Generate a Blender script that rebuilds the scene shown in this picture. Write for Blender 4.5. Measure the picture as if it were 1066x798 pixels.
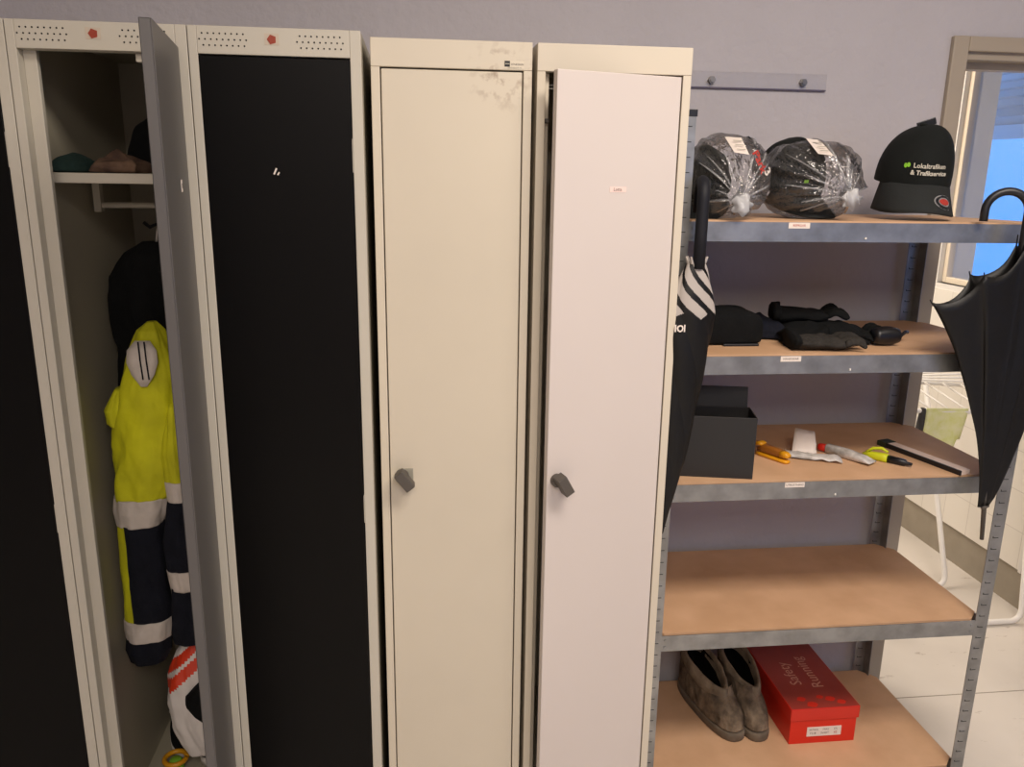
import bpy, bmesh, math, random
from mathutils import Vector, Matrix, noise

# ------------------------------------------------------------------ scene reset
for o in list(bpy.data.objects):
    bpy.data.objects.remove(o, do_unlink=True)
SC = bpy.context.scene
COL = SC.collection
PI = math.pi

# ------------------------------------------------------------------ camera
F_PX = 838.07
Rv = Vector((0.99352931, -0.11267517, 0.01427631))
Uv = Vector((0.01366447, 0.24336997, 0.96983728))
Fv = Vector((0.11275101, 0.96336668, -0.24333484))
cd = bpy.data.cameras.new('camera')
cam = bpy.data.objects.new('camera', cd)
COL.objects.link(cam)
cd.sensor_fit = 'HORIZONTAL'
cd.sensor_width = 36.0
cd.lens = F_PX * 36.0 / 1066.0
cd.clip_start = 0.02
m = Matrix((Rv, Uv, -Fv)).transposed().to_4x4()
m.translation = Vector((0.0836, -2.1161, 1.5583))
cam.matrix_world = m
SC.camera = cam

# ------------------------------------------------------------------ world, lights, exposure
SC.view_settings.view_transform = 'Standard'
SC.view_settings.look = 'None'
SC.view_settings.gamma = 1.0
SC.view_settings.use_curve_mapping = False
SC.view_settings.exposure = 0.09
W = bpy.data.worlds.new('sky'); SC.world = W
W.use_nodes = True
bg = W.node_tree.nodes['Background']
bg.inputs[0].default_value = (0.058, 0.33, 1.0, 1)
bg.inputs[1].default_value = 1.25

def area(name, loc, sx, sy, power, col, rot=(0, 0, 0)):
    l = bpy.data.lights.new(name, 'AREA'); l.shape = 'RECTANGLE'
    l.size = sx; l.size_y = sy; l.energy = power; l.color = col
    o = bpy.data.objects.new(name, l); COL.objects.link(o)
    o.location = loc; o.rotation_euler = rot
    return o
LAMP_P = 40.0
area('room_lamp_light', (1.0, -1.65, 2.60), 1.15, 0.5, LAMP_P, (1.0, 0.89, 0.78))
area('rear_fill_light', (0.2, -3.3, 2.60), 1.2, 1.2, 50.0, (1.0, 0.89, 0.79))  # unseen frontal fill added to lift the shelves, not a known lamp
area('drying_room_lamp_light', (1.15, 1.5, 2.56), 1.1, 0.5, 34.0, (1.0, 0.89, 0.76))

# ------------------------------------------------------------------ materials
def lin(c):
    r = []
    for v in c:
        v = v / 255.0
        r.append(v / 12.92 if v <= 0.04045 else ((v + 0.055) / 1.055) ** 2.4)
    return (r[0], r[1], r[2], 1.0)

def mat(name, rgb, rough=0.5, metal=0.0, var=0.0, vscale=8.0, bump=0.0, bscale=60.0, spec=0.5, rgb2=None, coat=0.0, detail=4.0):
    M = bpy.data.materials.new(name); M.use_nodes = True
    nt = M.node_tree; b = nt.nodes['Principled BSDF']
    b.inputs['Roughness'].default_value = rough
    b.inputs['Metallic'].default_value = metal
    b.inputs['Specular IOR Level'].default_value = spec
    if coat: b.inputs['Coat Weight'].default_value = coat
    c1 = lin(rgb)
    tc = nt.nodes.new('ShaderNodeTexCoord')
    if var > 0 or rgb2:
        n = nt.nodes.new('ShaderNodeTexNoise'); n.inputs['Scale'].default_value = vscale
        n.inputs['Detail'].default_value = detail
        nt.links.new(tc.outputs['Object'], n.inputs['Vector'])
        r = nt.nodes.new('ShaderNodeValToRGB')
        r.color_ramp.elements[0].position = 0.33; r.color_ramp.elements[1].position = 0.67
        c2 = lin(rgb2) if rgb2 else tuple([c1[i] * (1 - var) for i in range(3)] + [1])
        r.color_ramp.elements[0].color = c2
        r.color_ramp.elements[1].color = c1
        nt.links.new(n.outputs['Fac'], r.inputs[0])
        nt.links.new(r.outputs[0], b.inputs['Base Color'])
    else:
        b.inputs['Base Color'].default_value = c1
    if bump > 0:
        n2 = nt.nodes.new('ShaderNodeTexNoise'); n2.inputs['Scale'].default_value = bscale
        n2.inputs['Detail'].default_value = 5
        nt.links.new(tc.outputs['Object'], n2.inputs['Vector'])
        bp = nt.nodes.new('ShaderNodeBump'); bp.inputs['Strength'].default_value = bump
        bp.inputs['Distance'].default_value = 0.01
        nt.links.new(n2.outputs['Fac'], bp.inputs['Height'])
        nt.links.new(bp.outputs[0], b.inputs['Normal'])
    return M

def clear_mat(name, tint=(1, 1, 1, 1), base=0.04, rough=0.08, gain=0.75, wrinkle=0.0, wscale=30.0, haze=0.0):
    """thin clear plastic or glass: see-through with a glossy coat that grows at grazing angles"""
    M = bpy.data.materials.new(name); M.use_nodes = True
    nt = M.node_tree
    for n in list(nt.nodes): nt.nodes.remove(n)
    out = nt.nodes.new('ShaderNodeOutputMaterial')
    tr = nt.nodes.new('ShaderNodeBsdfTransparent'); tr.inputs[0].default_value = tint
    gl = nt.nodes.new('ShaderNodeBsdfGlossy'); gl.inputs['Roughness'].default_value = rough
    lw = nt.nodes.new('ShaderNodeLayerWeight'); lw.inputs['Blend'].default_value = 0.35
    ma = nt.nodes.new('ShaderNodeMath'); ma.operation = 'MULTIPLY_ADD'
    ma.inputs[1].default_value = gain; ma.inputs[2].default_value = base
    nt.links.new(lw.outputs['Fresnel'], ma.inputs[0])
    mx = nt.nodes.new('ShaderNodeMixShader')
    nt.links.new(ma.outputs[0], mx.inputs[0]); nt.links.new(tr.outputs[0], mx.inputs[1]); nt.links.new(gl.outputs[0], mx.inputs[2])
    last = mx
    if haze > 0:
        df = nt.nodes.new('ShaderNodeBsdfDiffuse'); df.inputs[0].default_value = (0.8, 0.8, 0.82, 1)
        m2 = nt.nodes.new('ShaderNodeMixShader'); m2.inputs[0].default_value = haze
        nt.links.new(mx.outputs[0], m2.inputs[1]); nt.links.new(df.outputs[0], m2.inputs[2]); last = m2
    if wrinkle > 0:
        tc = nt.nodes.new('ShaderNodeTexCoord'); n2 = nt.nodes.new('ShaderNodeTexNoise')
        n2.inputs['Scale'].default_value = wscale; n2.inputs['Detail'].default_value = 3
        nt.links.new(tc.outputs['Object'], n2.inputs['Vector'])
        bp = nt.nodes.new('ShaderNodeBump'); bp.inputs['Strength'].default_value = wrinkle; bp.inputs['Distance'].default_value = 0.02
        nt.links.new(n2.outputs['Fac'], bp.inputs['Height'])
        nt.links.new(bp.outputs[0], gl.inputs['Normal']); nt.links.new(bp.outputs[0], lw.inputs['Normal'])
    nt.links.new(last.outputs[0], out.inputs[0])
    return M

def stained_paint(name, rgb, stain, centre, radius):
    """cream enamel with a cluster of dirty smudges around one spot (object coordinates)"""
    M = mat(name, rgb, 0.42, var=0.05, vscale=3.0)
    nt = M.node_tree; b = nt.nodes['Principled BSDF']
    src = b.inputs['Base Color'].links[0].from_socket
    tc = nt.nodes.new('ShaderNodeTexCoord')
    d = nt.nodes.new('ShaderNodeVectorMath'); d.operation = 'DISTANCE'; d.inputs[1].default_value = centre
    nt.links.new(tc.outputs['Object'], d.inputs[0])
    mr = nt.nodes.new('ShaderNodeMapRange'); mr.inputs[1].default_value = 0.0; mr.inputs[2].default_value = radius
    mr.inputs[3].default_value = 1.0; mr.inputs[4].default_value = 0.0
    nt.links.new(d.outputs['Value'], mr.inputs[0])
    n = nt.nodes.new('ShaderNodeTexNoise'); n.inputs['Scale'].default_value = 55; n.inputs['Detail'].default_value = 3
    nt.links.new(tc.outputs['Object'], n.inputs['Vector'])
    r = nt.nodes.new('ShaderNodeValToRGB'); r.color_ramp.elements[0].position = 0.52; r.color_ramp.elements[1].position = 0.68
    nt.links.new(n.outputs['Fac'], r.inputs[0])
    mu = nt.nodes.new('ShaderNodeMath'); mu.operation = 'MULTIPLY'
    nt.links.new(r.outputs[0], mu.inputs[0]); nt.links.new(mr.outputs[0], mu.inputs[1])
    mx = nt.nodes.new('ShaderNodeMix'); mx.data_type = 'RGBA'
    nt.links.new(mu.outputs[0], mx.inputs[0]); nt.links.new(src, mx.inputs[6])
    mx.inputs[7].default_value = lin(stain)
    nt.links.new(mx.outputs[2], b.inputs['Base Color'])
    return M

M = {}
M['wall'] = mat('lilac_grey_plaster', (187, 183, 188), 0.85, var=0.05, vscale=5, bump=0.35, bscale=38)
M['floor'] = mat('painted_concrete', (222, 214, 204), 0.45, var=0.10, vscale=3.0, bump=0.05, bscale=25)
M['ceil'] = mat('ceiling_white', (225, 220, 212), 0.9)
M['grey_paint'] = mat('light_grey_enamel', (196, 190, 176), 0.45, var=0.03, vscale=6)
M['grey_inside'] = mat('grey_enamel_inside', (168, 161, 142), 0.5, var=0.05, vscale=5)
M['black_door'] = mat('black_enamel', (9, 8, 8), 0.38, var=0.1, vscale=6, spec=0.14)
M['black_door_reflecting'] = mat('black_enamel_reflecting', (86, 83, 82), 0.42, var=0.06, vscale=6)  # open door is black too; grey of its reflections put into the colour
M['cream'] = stained_paint('cream_enamel_stained', (209, 199, 180), (150, 130, 110), (0.092, -0.25, 1.750), 0.075)
M['cream2'] = mat('cream_enamel', (209, 199, 181), 0.42, var=0.05, vscale=3)
M['white_door'] = mat('pinkish_white_enamel', (209, 199, 193), 0.40, var=0.025, vscale=3)
M['dark'] = mat('dark_void', (10, 9, 9), 0.8)
M['galv'] = mat('galvanised_steel', (162, 162, 161), 0.40, metal=0.75, rgb2=(136, 136, 134), vscale=22, detail=3)
M['slot'] = mat('slot_shadow', (40, 40, 42), 0.7)
M['board'] = mat('hardboard_brown', (212, 172, 136), 0.62, rgb2=(198, 158, 122), vscale=9, bump=0.05, bscale=200)
M['black_cloth'] = mat('black_cloth', (17, 18, 19), 0.95, var=0.3, vscale=30, bump=0.25, bscale=250, spec=0.2)
M['soft_black'] = mat('faded_black_fleece', (58, 55, 52), 1.0, var=0.35, vscale=25, bump=0.5, bscale=180, spec=0.1)
M['navy_cloth'] = mat('navy_cloth', (24, 26, 36), 0.95, var=0.3, vscale=20, bump=0.3, bscale=120, spec=0.2)
M['hivis'] = mat('hivis_yellow', (214, 214, 18), 0.8, rgb2=(178, 176, 14), vscale=9, bump=0.25, bscale=40)
M['band'] = mat('reflective_silver_band', (206, 196, 188), 0.5, var=0.15, vscale=30, bump=0.2, bscale=60)
M['white_plastic'] = mat('white_plastic', (225, 220, 214), 0.4)
M['paper'] = mat('white_paper', (226, 214, 204), 0.8, var=0.05, vscale=40)
M['ink'] = mat('grey_print', (70, 60, 58), 0.8)
M['redprint'] = mat('red_print', (170, 50, 40), 0.6)
M['rubber'] = mat('dark_grey_plastic', (82, 76, 70), 0.5)
M['knob_plate'] = mat('grey_plastic_plate', (150, 146, 132), 0.5)
M['umbrella'] = mat('black_umbrella_nylon', (14, 13, 13), 0.48, var=0.2, vscale=15, bump=0.2, bscale=30, spec=0.32)
M['stripe'] = mat('grey_umbrella_stripe', (172, 164, 158), 0.7)
M['black_plastic'] = mat('black_plastic', (20, 20, 24), 0.38)
M['steel'] = mat('steel', (130, 126, 122), 0.35, metal=0.8)
M['boot'] = mat('dusty_suede', (134, 118, 100), 0.95, rgb2=(74, 64, 54), vscale=26, bump=0.8, bscale=60, spec=0.15)
M['sole'] = mat('dusty_rubber', (112, 99, 84), 0.9, var=0.35, vscale=30)
M['bootin'] = mat('boot_lining', (14, 13, 12), 0.95, spec=0.1)
M['redbox'] = mat('red_cardboard', (214, 40, 20), 0.45, var=0.06, vscale=10)
M['redlid'] = mat('red_printed_lid', (206, 44, 28), 0.40, var=0.08, vscale=10)
M['blackcard'] = mat('black_cardboard', (34, 32, 32), 0.6, var=0.1, vscale=15)
M['yellow'] = mat('orange_yellow_plastic', (226, 158, 24), 0.4, var=0.12, vscale=30)
M['amber'] = mat('brown_plastic', (150, 92, 30), 0.45)
M['lime'] = mat('lime_plastic', (200, 205, 30), 0.5)
M['capred'] = mat('red_cap', (205, 40, 24), 0.45)
M['tube'] = mat('white_grey_wrapper', (205, 200, 196), 0.4, rgb2=(150, 146, 140), vscale=45, detail=2)
M['wood_rule'] = mat('pale_rule', (236, 216, 206), 0.6, var=0.1, vscale=60)
M['green'] = mat('leaf_green', (130, 190, 50), 0.6)
M['thread'] = mat('pale_thread', (196, 190, 176), 0.8)
M['trim'] = mat('beige_door_trim', (168, 156, 140), 0.55, var=0.04, vscale=5)
M['white_paint'] = mat('white_paint', (226, 222, 216), 0.5)
M['cream_frame'] = mat('cream_window_frame', (232, 218, 196), 0.5)
M['plinth'] = mat('grey_concrete_plinth', (156, 146, 130), 0.8, var=0.12, vscale=12)
M['white_tube'] = mat('white_powder_coat', (236, 232, 226), 0.4)
M['green_cloth'] = mat('pale_green_cloth', (218, 220, 140), 0.9, rgb2=(232, 230, 186), vscale=35)
M['dark_sock'] = mat('dark_grey_knit', (62, 60, 60), 0.95, bump=0.3, bscale=200)
M['teal_cloth'] = mat('teal_knit', (16, 42, 38), 0.9, bump=0.4, bscale=90)
M['tan_cloth'] = mat('tan_glove', (124, 98, 78), 0.9, rgb2=(74, 54, 46), vscale=30, bump=0.3, bscale=90)
M['bagwhite'] = mat('white_carrier_bag', (228, 222, 218), 0.35, var=0.08, vscale=14)
M['bagred'] = mat('red_bag_print', (222, 62, 30), 0.4)
M['eave'] = mat('blue_grey_boards', (206, 206, 206), 0.8)
M['eave2'] = mat('pale_fascia', (240, 244, 246), 0.8)
M['cap'] = mat('black_cotton_twill', (20, 23, 22), 0.9, var=0.25, vscale=25, bump=0.15, bscale=350, spec=0.25)
M['capbill'] = mat('charcoal_twill', (40, 42, 42), 0.9, var=0.15, vscale=25, bump=0.15, bscale=350, spec=0.25)
M['silver'] = mat('silver_foil', (180, 180, 182), 0.3, metal=0.6)
M['glass'] = clear_mat('window_glass', base=0.01, rough=0.02, gain=0.15)
M['acrylic'] = clear_mat('clear_acrylic', tint=(0.985, 0.985, 0.985, 1), base=0.02, rough=0.2, gain=0.25)
M['acrylic_edge'] = mat('acrylic_edge', (86, 78, 96), 0.4)
M['film'] = clear_mat('clear_plastic_film', tint=(0.95, 0.95, 0.96, 1), base=0.05, rough=0.12, gain=0.8, wrinkle=0.9, wscale=34, haze=0.025)
M['filmknot'] = clear_mat('knotted_plastic_film', tint=(0.8, 0.8, 0.84, 1), base=0.2, rough=0.25, gain=0.7, wrinkle=0.6, wscale=80, haze=0.45)
M['filmtie'] = clear_mat('gathered_plastic_film', tint=(0.85, 0.85, 0.87, 1), base=0.16, rough=0.2, gain=0.7, wrinkle=0.7, wscale=60, haze=0.20)

# ------------------------------------------------------------------ tiled wall material
def tile_mat():
    Mt = bpy.data.materials.new('white_wall_tiles'); Mt.use_nodes = True
    nt = Mt.node_tree; b = nt.nodes['Principled BSDF']; b.inputs['Roughness'].default_value = 0.3
    tc = nt.nodes.new('ShaderNodeTexCoord'); mp = nt.nodes.new('ShaderNodeMapping')
    mp.inputs['Rotation'].default_value = (0, 0, 0)
    sx = nt.nodes.new('ShaderNodeSeparateXYZ'); cx = nt.nodes.new('ShaderNodeCombineXYZ')
    nt.links.new(tc.outputs['Object'], sx.inputs[0])
    nt.links.new(sx.outputs['Y'], cx.inputs['X']); nt.links.new(sx.outputs['Z'], cx.inputs['Y'])
    br = nt.nodes.new('ShaderNodeTexBrick'); br.offset = 0.0
    br.inputs['Scale'].default_value = 1.0; br.inputs['Brick Width'].default_value = 0.15; br.inputs['Row Height'].default_value = 0.15
    br.inputs['Mortar Size'].default_value = 0.002
    br.inputs['Color1'].default_value = lin((232, 226, 216)); br.inputs['Color2'].default_value = lin((226, 221, 211)); br.inputs['Mortar'].default_value = lin((210, 203, 194))
    nt.links.new(cx.outputs[0], br.inputs['Vector']); nt.links.new(br.outputs['Color'], b.inputs['Base Color'])
    return Mt
M['tiles'] = tile_mat()

def floor_mat():
    Mt = M['floor']; nt = Mt.node_tree; b = nt.nodes['Principled BSDF']
    src = b.inputs['Base Color'].links[0].from_socket
    tc = nt.nodes.new('ShaderNodeTexCoord')
    mp = nt.nodes.new('ShaderNodeMapping'); mp.inputs['Scale'].default_value = (5, 16, 1)
    n = nt.nodes.new('ShaderNodeTexNoise'); n.inputs['Scale'].default_value = 1.6; n.inputs['Detail'].default_value = 6; n.inputs['Roughness'].default_value = 0.7
    nt.links.new(tc.outputs['Object'], mp.inputs[0]); nt.links.new(mp.outputs[0], n.inputs['Vector'])
    r = nt.nodes.new('ShaderNodeValToRGB'); r.color_ramp.elements[0].position = 0.63; r.color_ramp.elements[1].position = 0.70
    nt.links.new(n.outputs['Fac'], r.inputs[0])
    mx = nt.nodes.new('ShaderNodeMix'); mx.data_type = 'RGBA'
    nt.links.new(r.outputs[0], mx.inputs[0]); nt.links.new(src, mx.inputs[6]); mx.inputs[7].default_value = lin((168, 154, 140))
    nt.links.new(mx.outputs[2], b.inputs['Base Color'])
floor_mat()

# ------------------------------------------------------------------ mesh helpers
OFF = {}
ALLM = []
class MB:
    def __init__(s): s.v = []; s.f = []; s.mi = []; s.cur = 0; s.sm = []; s.smooth = False
    def add(s, vs, fs):
        b = len(s.v); s.v += [Vector(p) for p in vs]
        for f in fs:
            s.f.append([b + i for i in f]); s.mi.append(s.cur); s.sm.append(s.smooth)
    def box(s, x0, x1, y0, y1, z0, z1, mtx=None):
        vs = [Vector((x, y, z)) for x in (x0, x1) for y in (y0, y1) for z in (z0, z1)]
        if mtx: vs = [mtx @ v for v in vs]
        s.add(vs, [(0, 1, 3, 2), (4, 6, 7, 5), (0, 4, 5, 1), (2, 3, 7, 6), (0, 2, 6, 4), (1, 5, 7, 3)])
    def loft(s, rings, closed=True, cap0=True, cap1=True):
        n = len(rings[0]); vs = [p for r in rings for p in r]; fs = []
        for i in range(len(rings) - 1):
            for j in range(n if closed else n - 1):
                k = (j + 1) % n
                fs.append((i * n + j, i * n + k, (i + 1) * n + k, (i + 1) * n + j))
        if closed and cap0: fs.append(tuple(reversed(range(n))))
        if closed and cap1: fs.append(tuple((len(rings) - 1) * n + j for j in range(n)))
        s.add(vs, fs)
    def tube(s, pts, r, n=10):
        pts = [Vector(p) for p in pts]; rr = r if isinstance(r, (list, tuple)) else [r] * len(pts)
        rings = []; up = None
        for i, p in enumerate(pts):
            t = (pts[min(i + 1, len(pts) - 1)] - pts[max(i - 1, 0)]).normalized()
            if up is None:
                up = Vector((0, 0, 1)) if abs(t.z) < 0.9 else Vector((0, 1, 0))
            a = t.cross(up).normalized(); b = a.cross(t).normalized(); up = b
            rings.append([p + (a * math.cos(2 * PI * k / n) + b * math.sin(2 * PI * k / n)) * rr[i] for k in range(n)])
        s.loft(rings)
    def cyl(s, p0, p1, r, n=16): s.tube([p0, p1], r, n)
    def build(s, name, mats, parent=None, local=False, bevel=0.0, subsurf=0, solid=0.0, origin=None):
        off = Vector((0, 0, 0))
        if parent is not None and not local: off = OFF[parent.name]
        if origin is not None: off = Vector(origin)
        me = bpy.data.meshes.new(name)
        me.from_pydata([tuple(v - off) for v in s.v], [], s.f)
        for x in (mats if isinstance(mats, (list, tuple)) else [mats]): me.materials.append(x)
        for i, p in enumerate(me.polygons):
            p.material_index = s.mi[i]; p.use_smooth = s.sm[i]
        bm = bmesh.new(); bm.from_mesh(me); bmesh.ops.recalc_face_normals(bm, faces=bm.faces); bm.to_mesh(me); bm.free()
        o = bpy.data.objects.new(name, me); COL.objects.link(o)
        if parent is not None: o.parent = parent
        elif origin is not None: o.location = off
        OFF[o.name] = off
        if solid: d = o.modifiers.new('solid', 'SOLIDIFY'); d.thickness = solid; d.offset = 0
        if bevel: d = o.modifiers.new('bevel', 'BEVEL'); d.width = bevel; d.segments = 2; d.limit_method = 'ANGLE'
        if subsurf: d = o.modifiers.new('sub', 'SUBSURF'); d.levels = subsurf; d.render_levels = subsurf
        return o

def thing(name, label, cat, loc=(0, 0, 0), rot=None, group=None):
    o = bpy.data.objects.new(name, None); COL.objects.link(o); o.empty_display_size = 0.1
    o.location = loc
    if rot: o.rotation_euler = rot
    o['label'] = label; o['category'] = cat
    if group: o['group'] = group
    OFF[o.name] = Vector(loc)
    return o
def tag(o, label, cat, group=None):
    o['label'] = label; o['category'] = cat
    if group: o['group'] = group
    return o
def structure(o): o['kind'] = 'structure'; return o
def bx(name, m_, parent, *b, bevel=0.0):
    q = MB(); q.box(*b); return q.build(name, m_, parent, bevel=bevel)

def text_mesh(s, size, bold=0.0):
    cu = bpy.data.curves.new('t', 'FONT'); cu.body = s; cu.size = size; cu.align_x = 'CENTER'; cu.align_y = 'CENTER'; cu.offset = bold
    cu.resolution_u = 2
    o = bpy.data.objects.new('t', cu); COL.objects.link(o)
    dg = bpy.context.evaluated_depsgraph_get()
    me = bpy.data.meshes.new_from_object(o.evaluated_get(dg))
    bpy.data.objects.remove(o, do_unlink=True)
    vs = [v.co.copy() for v in me.vertices]; fs = [tuple(p.vertices) for p in me.polygons]
    bpy.data.meshes.remove(me)
    return vs, fs
def lettering(s, size, fn, m_, parent, local=False, bold=0.0, name='lettering'):
    vs, fs = text_mesh(s, size, bold); q = MB(); q.add([fn(v.x, v.y) for v in vs], fs)
    return q.build(name, m_, parent, local=local)
def nz(x, y, z): return noise.noise(Vector((x, y, z)))

# ------------------------------------------------------------------ room shell
def wall(name, m_, *boxes):
    q = MB()
    for b in boxes: q.box(*b)
    return structure(q.build(name, m_))
X0, X1, YR, ZC = -2.4, 4.6, -4.4, 2.66
DX0, DX1, DZ = 1.517, 2.33, 1.905          # doorway in the back wall
wall('floor', M['floor'], (X0 - .1, X1 + .1, YR - .1, 2.6, -0.1, 0.0))
wall('ceiling', M['ceil'], (X0 - .1, X1 + .1, YR - .1, 2.6, ZC, ZC + 0.1))
wall('wall_back', M['wall'], (X0, DX0, 0, 0.12, 0, ZC), (DX1, X1, 0, 0.12, 0, ZC), (DX0, DX1, 0, 0.12, DZ, ZC))
wall('wall_left', M['wall'], (X0 - .1, X0, YR, 0.12, 0, ZC))
wall('wall_right', M['wall'], (X1, X1 + .1, YR, 0.12, 0, ZC))
RW0, RW1, RWZ0, RWZ1 = 1.6, 4.3, 0.95, 2.2
wall('wall_rear', M['wall'], (X0, RW0, YR - .1, YR, 0, ZC), (RW1, X1, YR - .1, YR, 0, ZC), (RW0, RW1, YR - .1, YR, 0, RWZ0), (RW0, RW1, YR - .1, YR, RWZ1, ZC))
def window(name, fm, axis, a0, a1, z0, z1, c, fw=0.05, mull=(), d=0.05):
    fr = MB()
    def bb(q, u0, u1, w0, w1, dd):
        if axis == 'x': q.box(u0, u1, c - dd / 2, c + dd / 2, w0, w1)
        else: q.box(c - dd / 2, c + dd / 2, u0, u1, w0, w1)
    bb(fr, a0, a0 + fw, z0, z1, d); bb(fr, a1 - fw, a1, z0, z1, d)
    bb(fr, a0 + fw, a1 - fw, z0, z0 + fw, d); bb(fr, a0 + fw, a1 - fw, z1 - fw, z1, d)
    for mm in mull: bb(fr, mm - fw / 2, mm + fw / 2, z0 + fw, z1 - fw, d)
    o = structure(fr.build(name, fm, bevel=0.003))
    p = MB(); bb(p, a0 + fw, a1 - fw, z0 + fw, z1 - fw, 0.006)
    p.build('pane', M['glass'], o)
    return o
window('window_2', M['cream_frame'], 'x', RW0, RW1, RWZ0, RWZ1, YR - 0.05, mull=(2.95,))

# drying room beyond the doorway
SX = 2.35
WY0, WY1, WZ0, WZ1 = 0.16, 1.200, 1.155, 2.12
wall('wall_drying_room_right', M['white_paint'], (SX, SX + .16, 0.12, WY0, 0, ZC), (SX, SX + .16, WY1, 2.5, 0, ZC), (SX, SX + .16, WY0, WY1, 0, WZ0), (SX, SX + .16, WY0, WY1, WZ1, ZC))
wall('wall_drying_room_far', M['white_paint'], (0.3, SX + .16, 2.5, 2.6, 0, ZC))
wall('wall_drying_room_left', M['white_paint'], (0.3, 0.4, 0.12, 2.5, 0, ZC))
window('window_1', M['cream_frame'], 'y', WY0, WY1, WZ0, WZ1, SX + 0.036, fw=0.026, d=0.03)
wall('trim_window_sill', M['white_paint'], (SX - 0.015, SX + 0.06, WY0 - .02, WY1 + .02, WZ0 - 0.022, WZ0))
wall('wall_drying_room_tiles', M['tiles'], (SX - 0.022, SX, 0.435, 2.4, 0.155, WZ0 - 0.022))
wall('trim_tile_edge', M['white_paint'], (SX - 0.028, SX, 0.42, 0.435, 0.15, WZ0 - 0.022))
wall('baseboard_drying_room', M['plinth'], (SX - 0.010, SX, 0.12, 2.5, 0, 0.155))
# door frame trim
q = MB()
TW, TH = 0.044, 0.037
q.box(DX0 - TW, DX0, -0.016, 0.0, 0, DZ + TH); q.box(DX1, DX1 + TW, -0.016, 0, 0, DZ + TH); q.box(DX0, DX1, -0.016, 0, DZ, DZ + TH)
structure(q.build('trim_doorway', M['trim'], bevel=0.003))
q = MB()
q.box(DX0, DX0 + 0.002, 0, 0.13, 0, DZ); q.box(DX1 - 0.012, DX1, 0, 0.13, 0, DZ); q.box(DX0 + .002, DX1 - .012, 0, 0.13, DZ - 0.018, DZ)
q.box(DX0 + .012, DX1 - .012, 0.045, 0.08, DZ - 0.036, DZ - 0.018)
structure(q.build('trim_door_lining', M['trim']))
q = MB(); q.box(DX0, DX1, -0.055, -0.052, 0.0, 0.0006)
structure(q.build('trim_floor_joint', M['plinth']))

# eaves of the neighbouring roof seen through the window
mt = Matrix.Translation((3.2, 2.0, 1.885)) @ Matrix.Rotation(0.02, 4, 'X')
q = MB()
sl = mt @ Matrix.Rotation(math.radians(-32), 4, 'Y')
q.box(0, 1.6, -1.9, 1.5, 0.0, 0.05, sl)
for k in range(14): q.box(0.10 + k * .11, .12 + k * .11, -1.9, 1.5, 0.05, 0.062, sl)
e = q.build('roof_eave', M['eave'])
tag(e, 'blue-grey roof outside the window of the next room', 'roof')
q = MB(); q.box(-0.02, 0.0, -1.9, 1.5, -0.072, 0.0, mt)
q.build('fascia', M['eave2'], e)

# ceiling lamps, plus an added housing for the rear fill (light comes from the area lights above)
for nm, lx, ly, lab in (('ceiling_lamp', 1.0, -1.65, 'white strip ceiling lamp above the shelf and cream lockers'), ('ceiling_lamp', 0.2, -3.3, 'square white panel added to house the rear fill light'), ('ceiling_lamp', 1.15, 1.5, 'white strip ceiling lamp in the drying room')):
    hw = .62 if ly < -3 else .30
    q = MB(); q.box(lx - .62, lx + .62, ly - hw, ly + hw, 2.615, 2.66); tag(q.build(nm, M['white_plastic'], bevel=0.01), lab, 'lamp')

# clear acrylic strip on the wall
AS = thing('acrylic_wall_strip', 'clear acrylic strip screwed to the grey wall above the shelf', 'wall strip', (0.9, 0, 1.798))
bx('strip', M['acrylic'], AS, 0.66, 1.14, -0.007, -0.003, 1.800, 1.838)
bx('strip_edge', M['acrylic_edge'], AS, 0.66, 1.14, -0.0075, -0.0005, 1.7965, 1.800)
for px in (0.832, 1.077):
    q = MB(); q.cyl((px, 0.0, 1.8165), (px, -0.012, 1.8165), 0.0095, 6); q.cyl((px, -0.012, 1.8165), (px, -0.015, 1.8165), 0.006, 12)
    q.build('bolt', M['steel'], AS)

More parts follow.
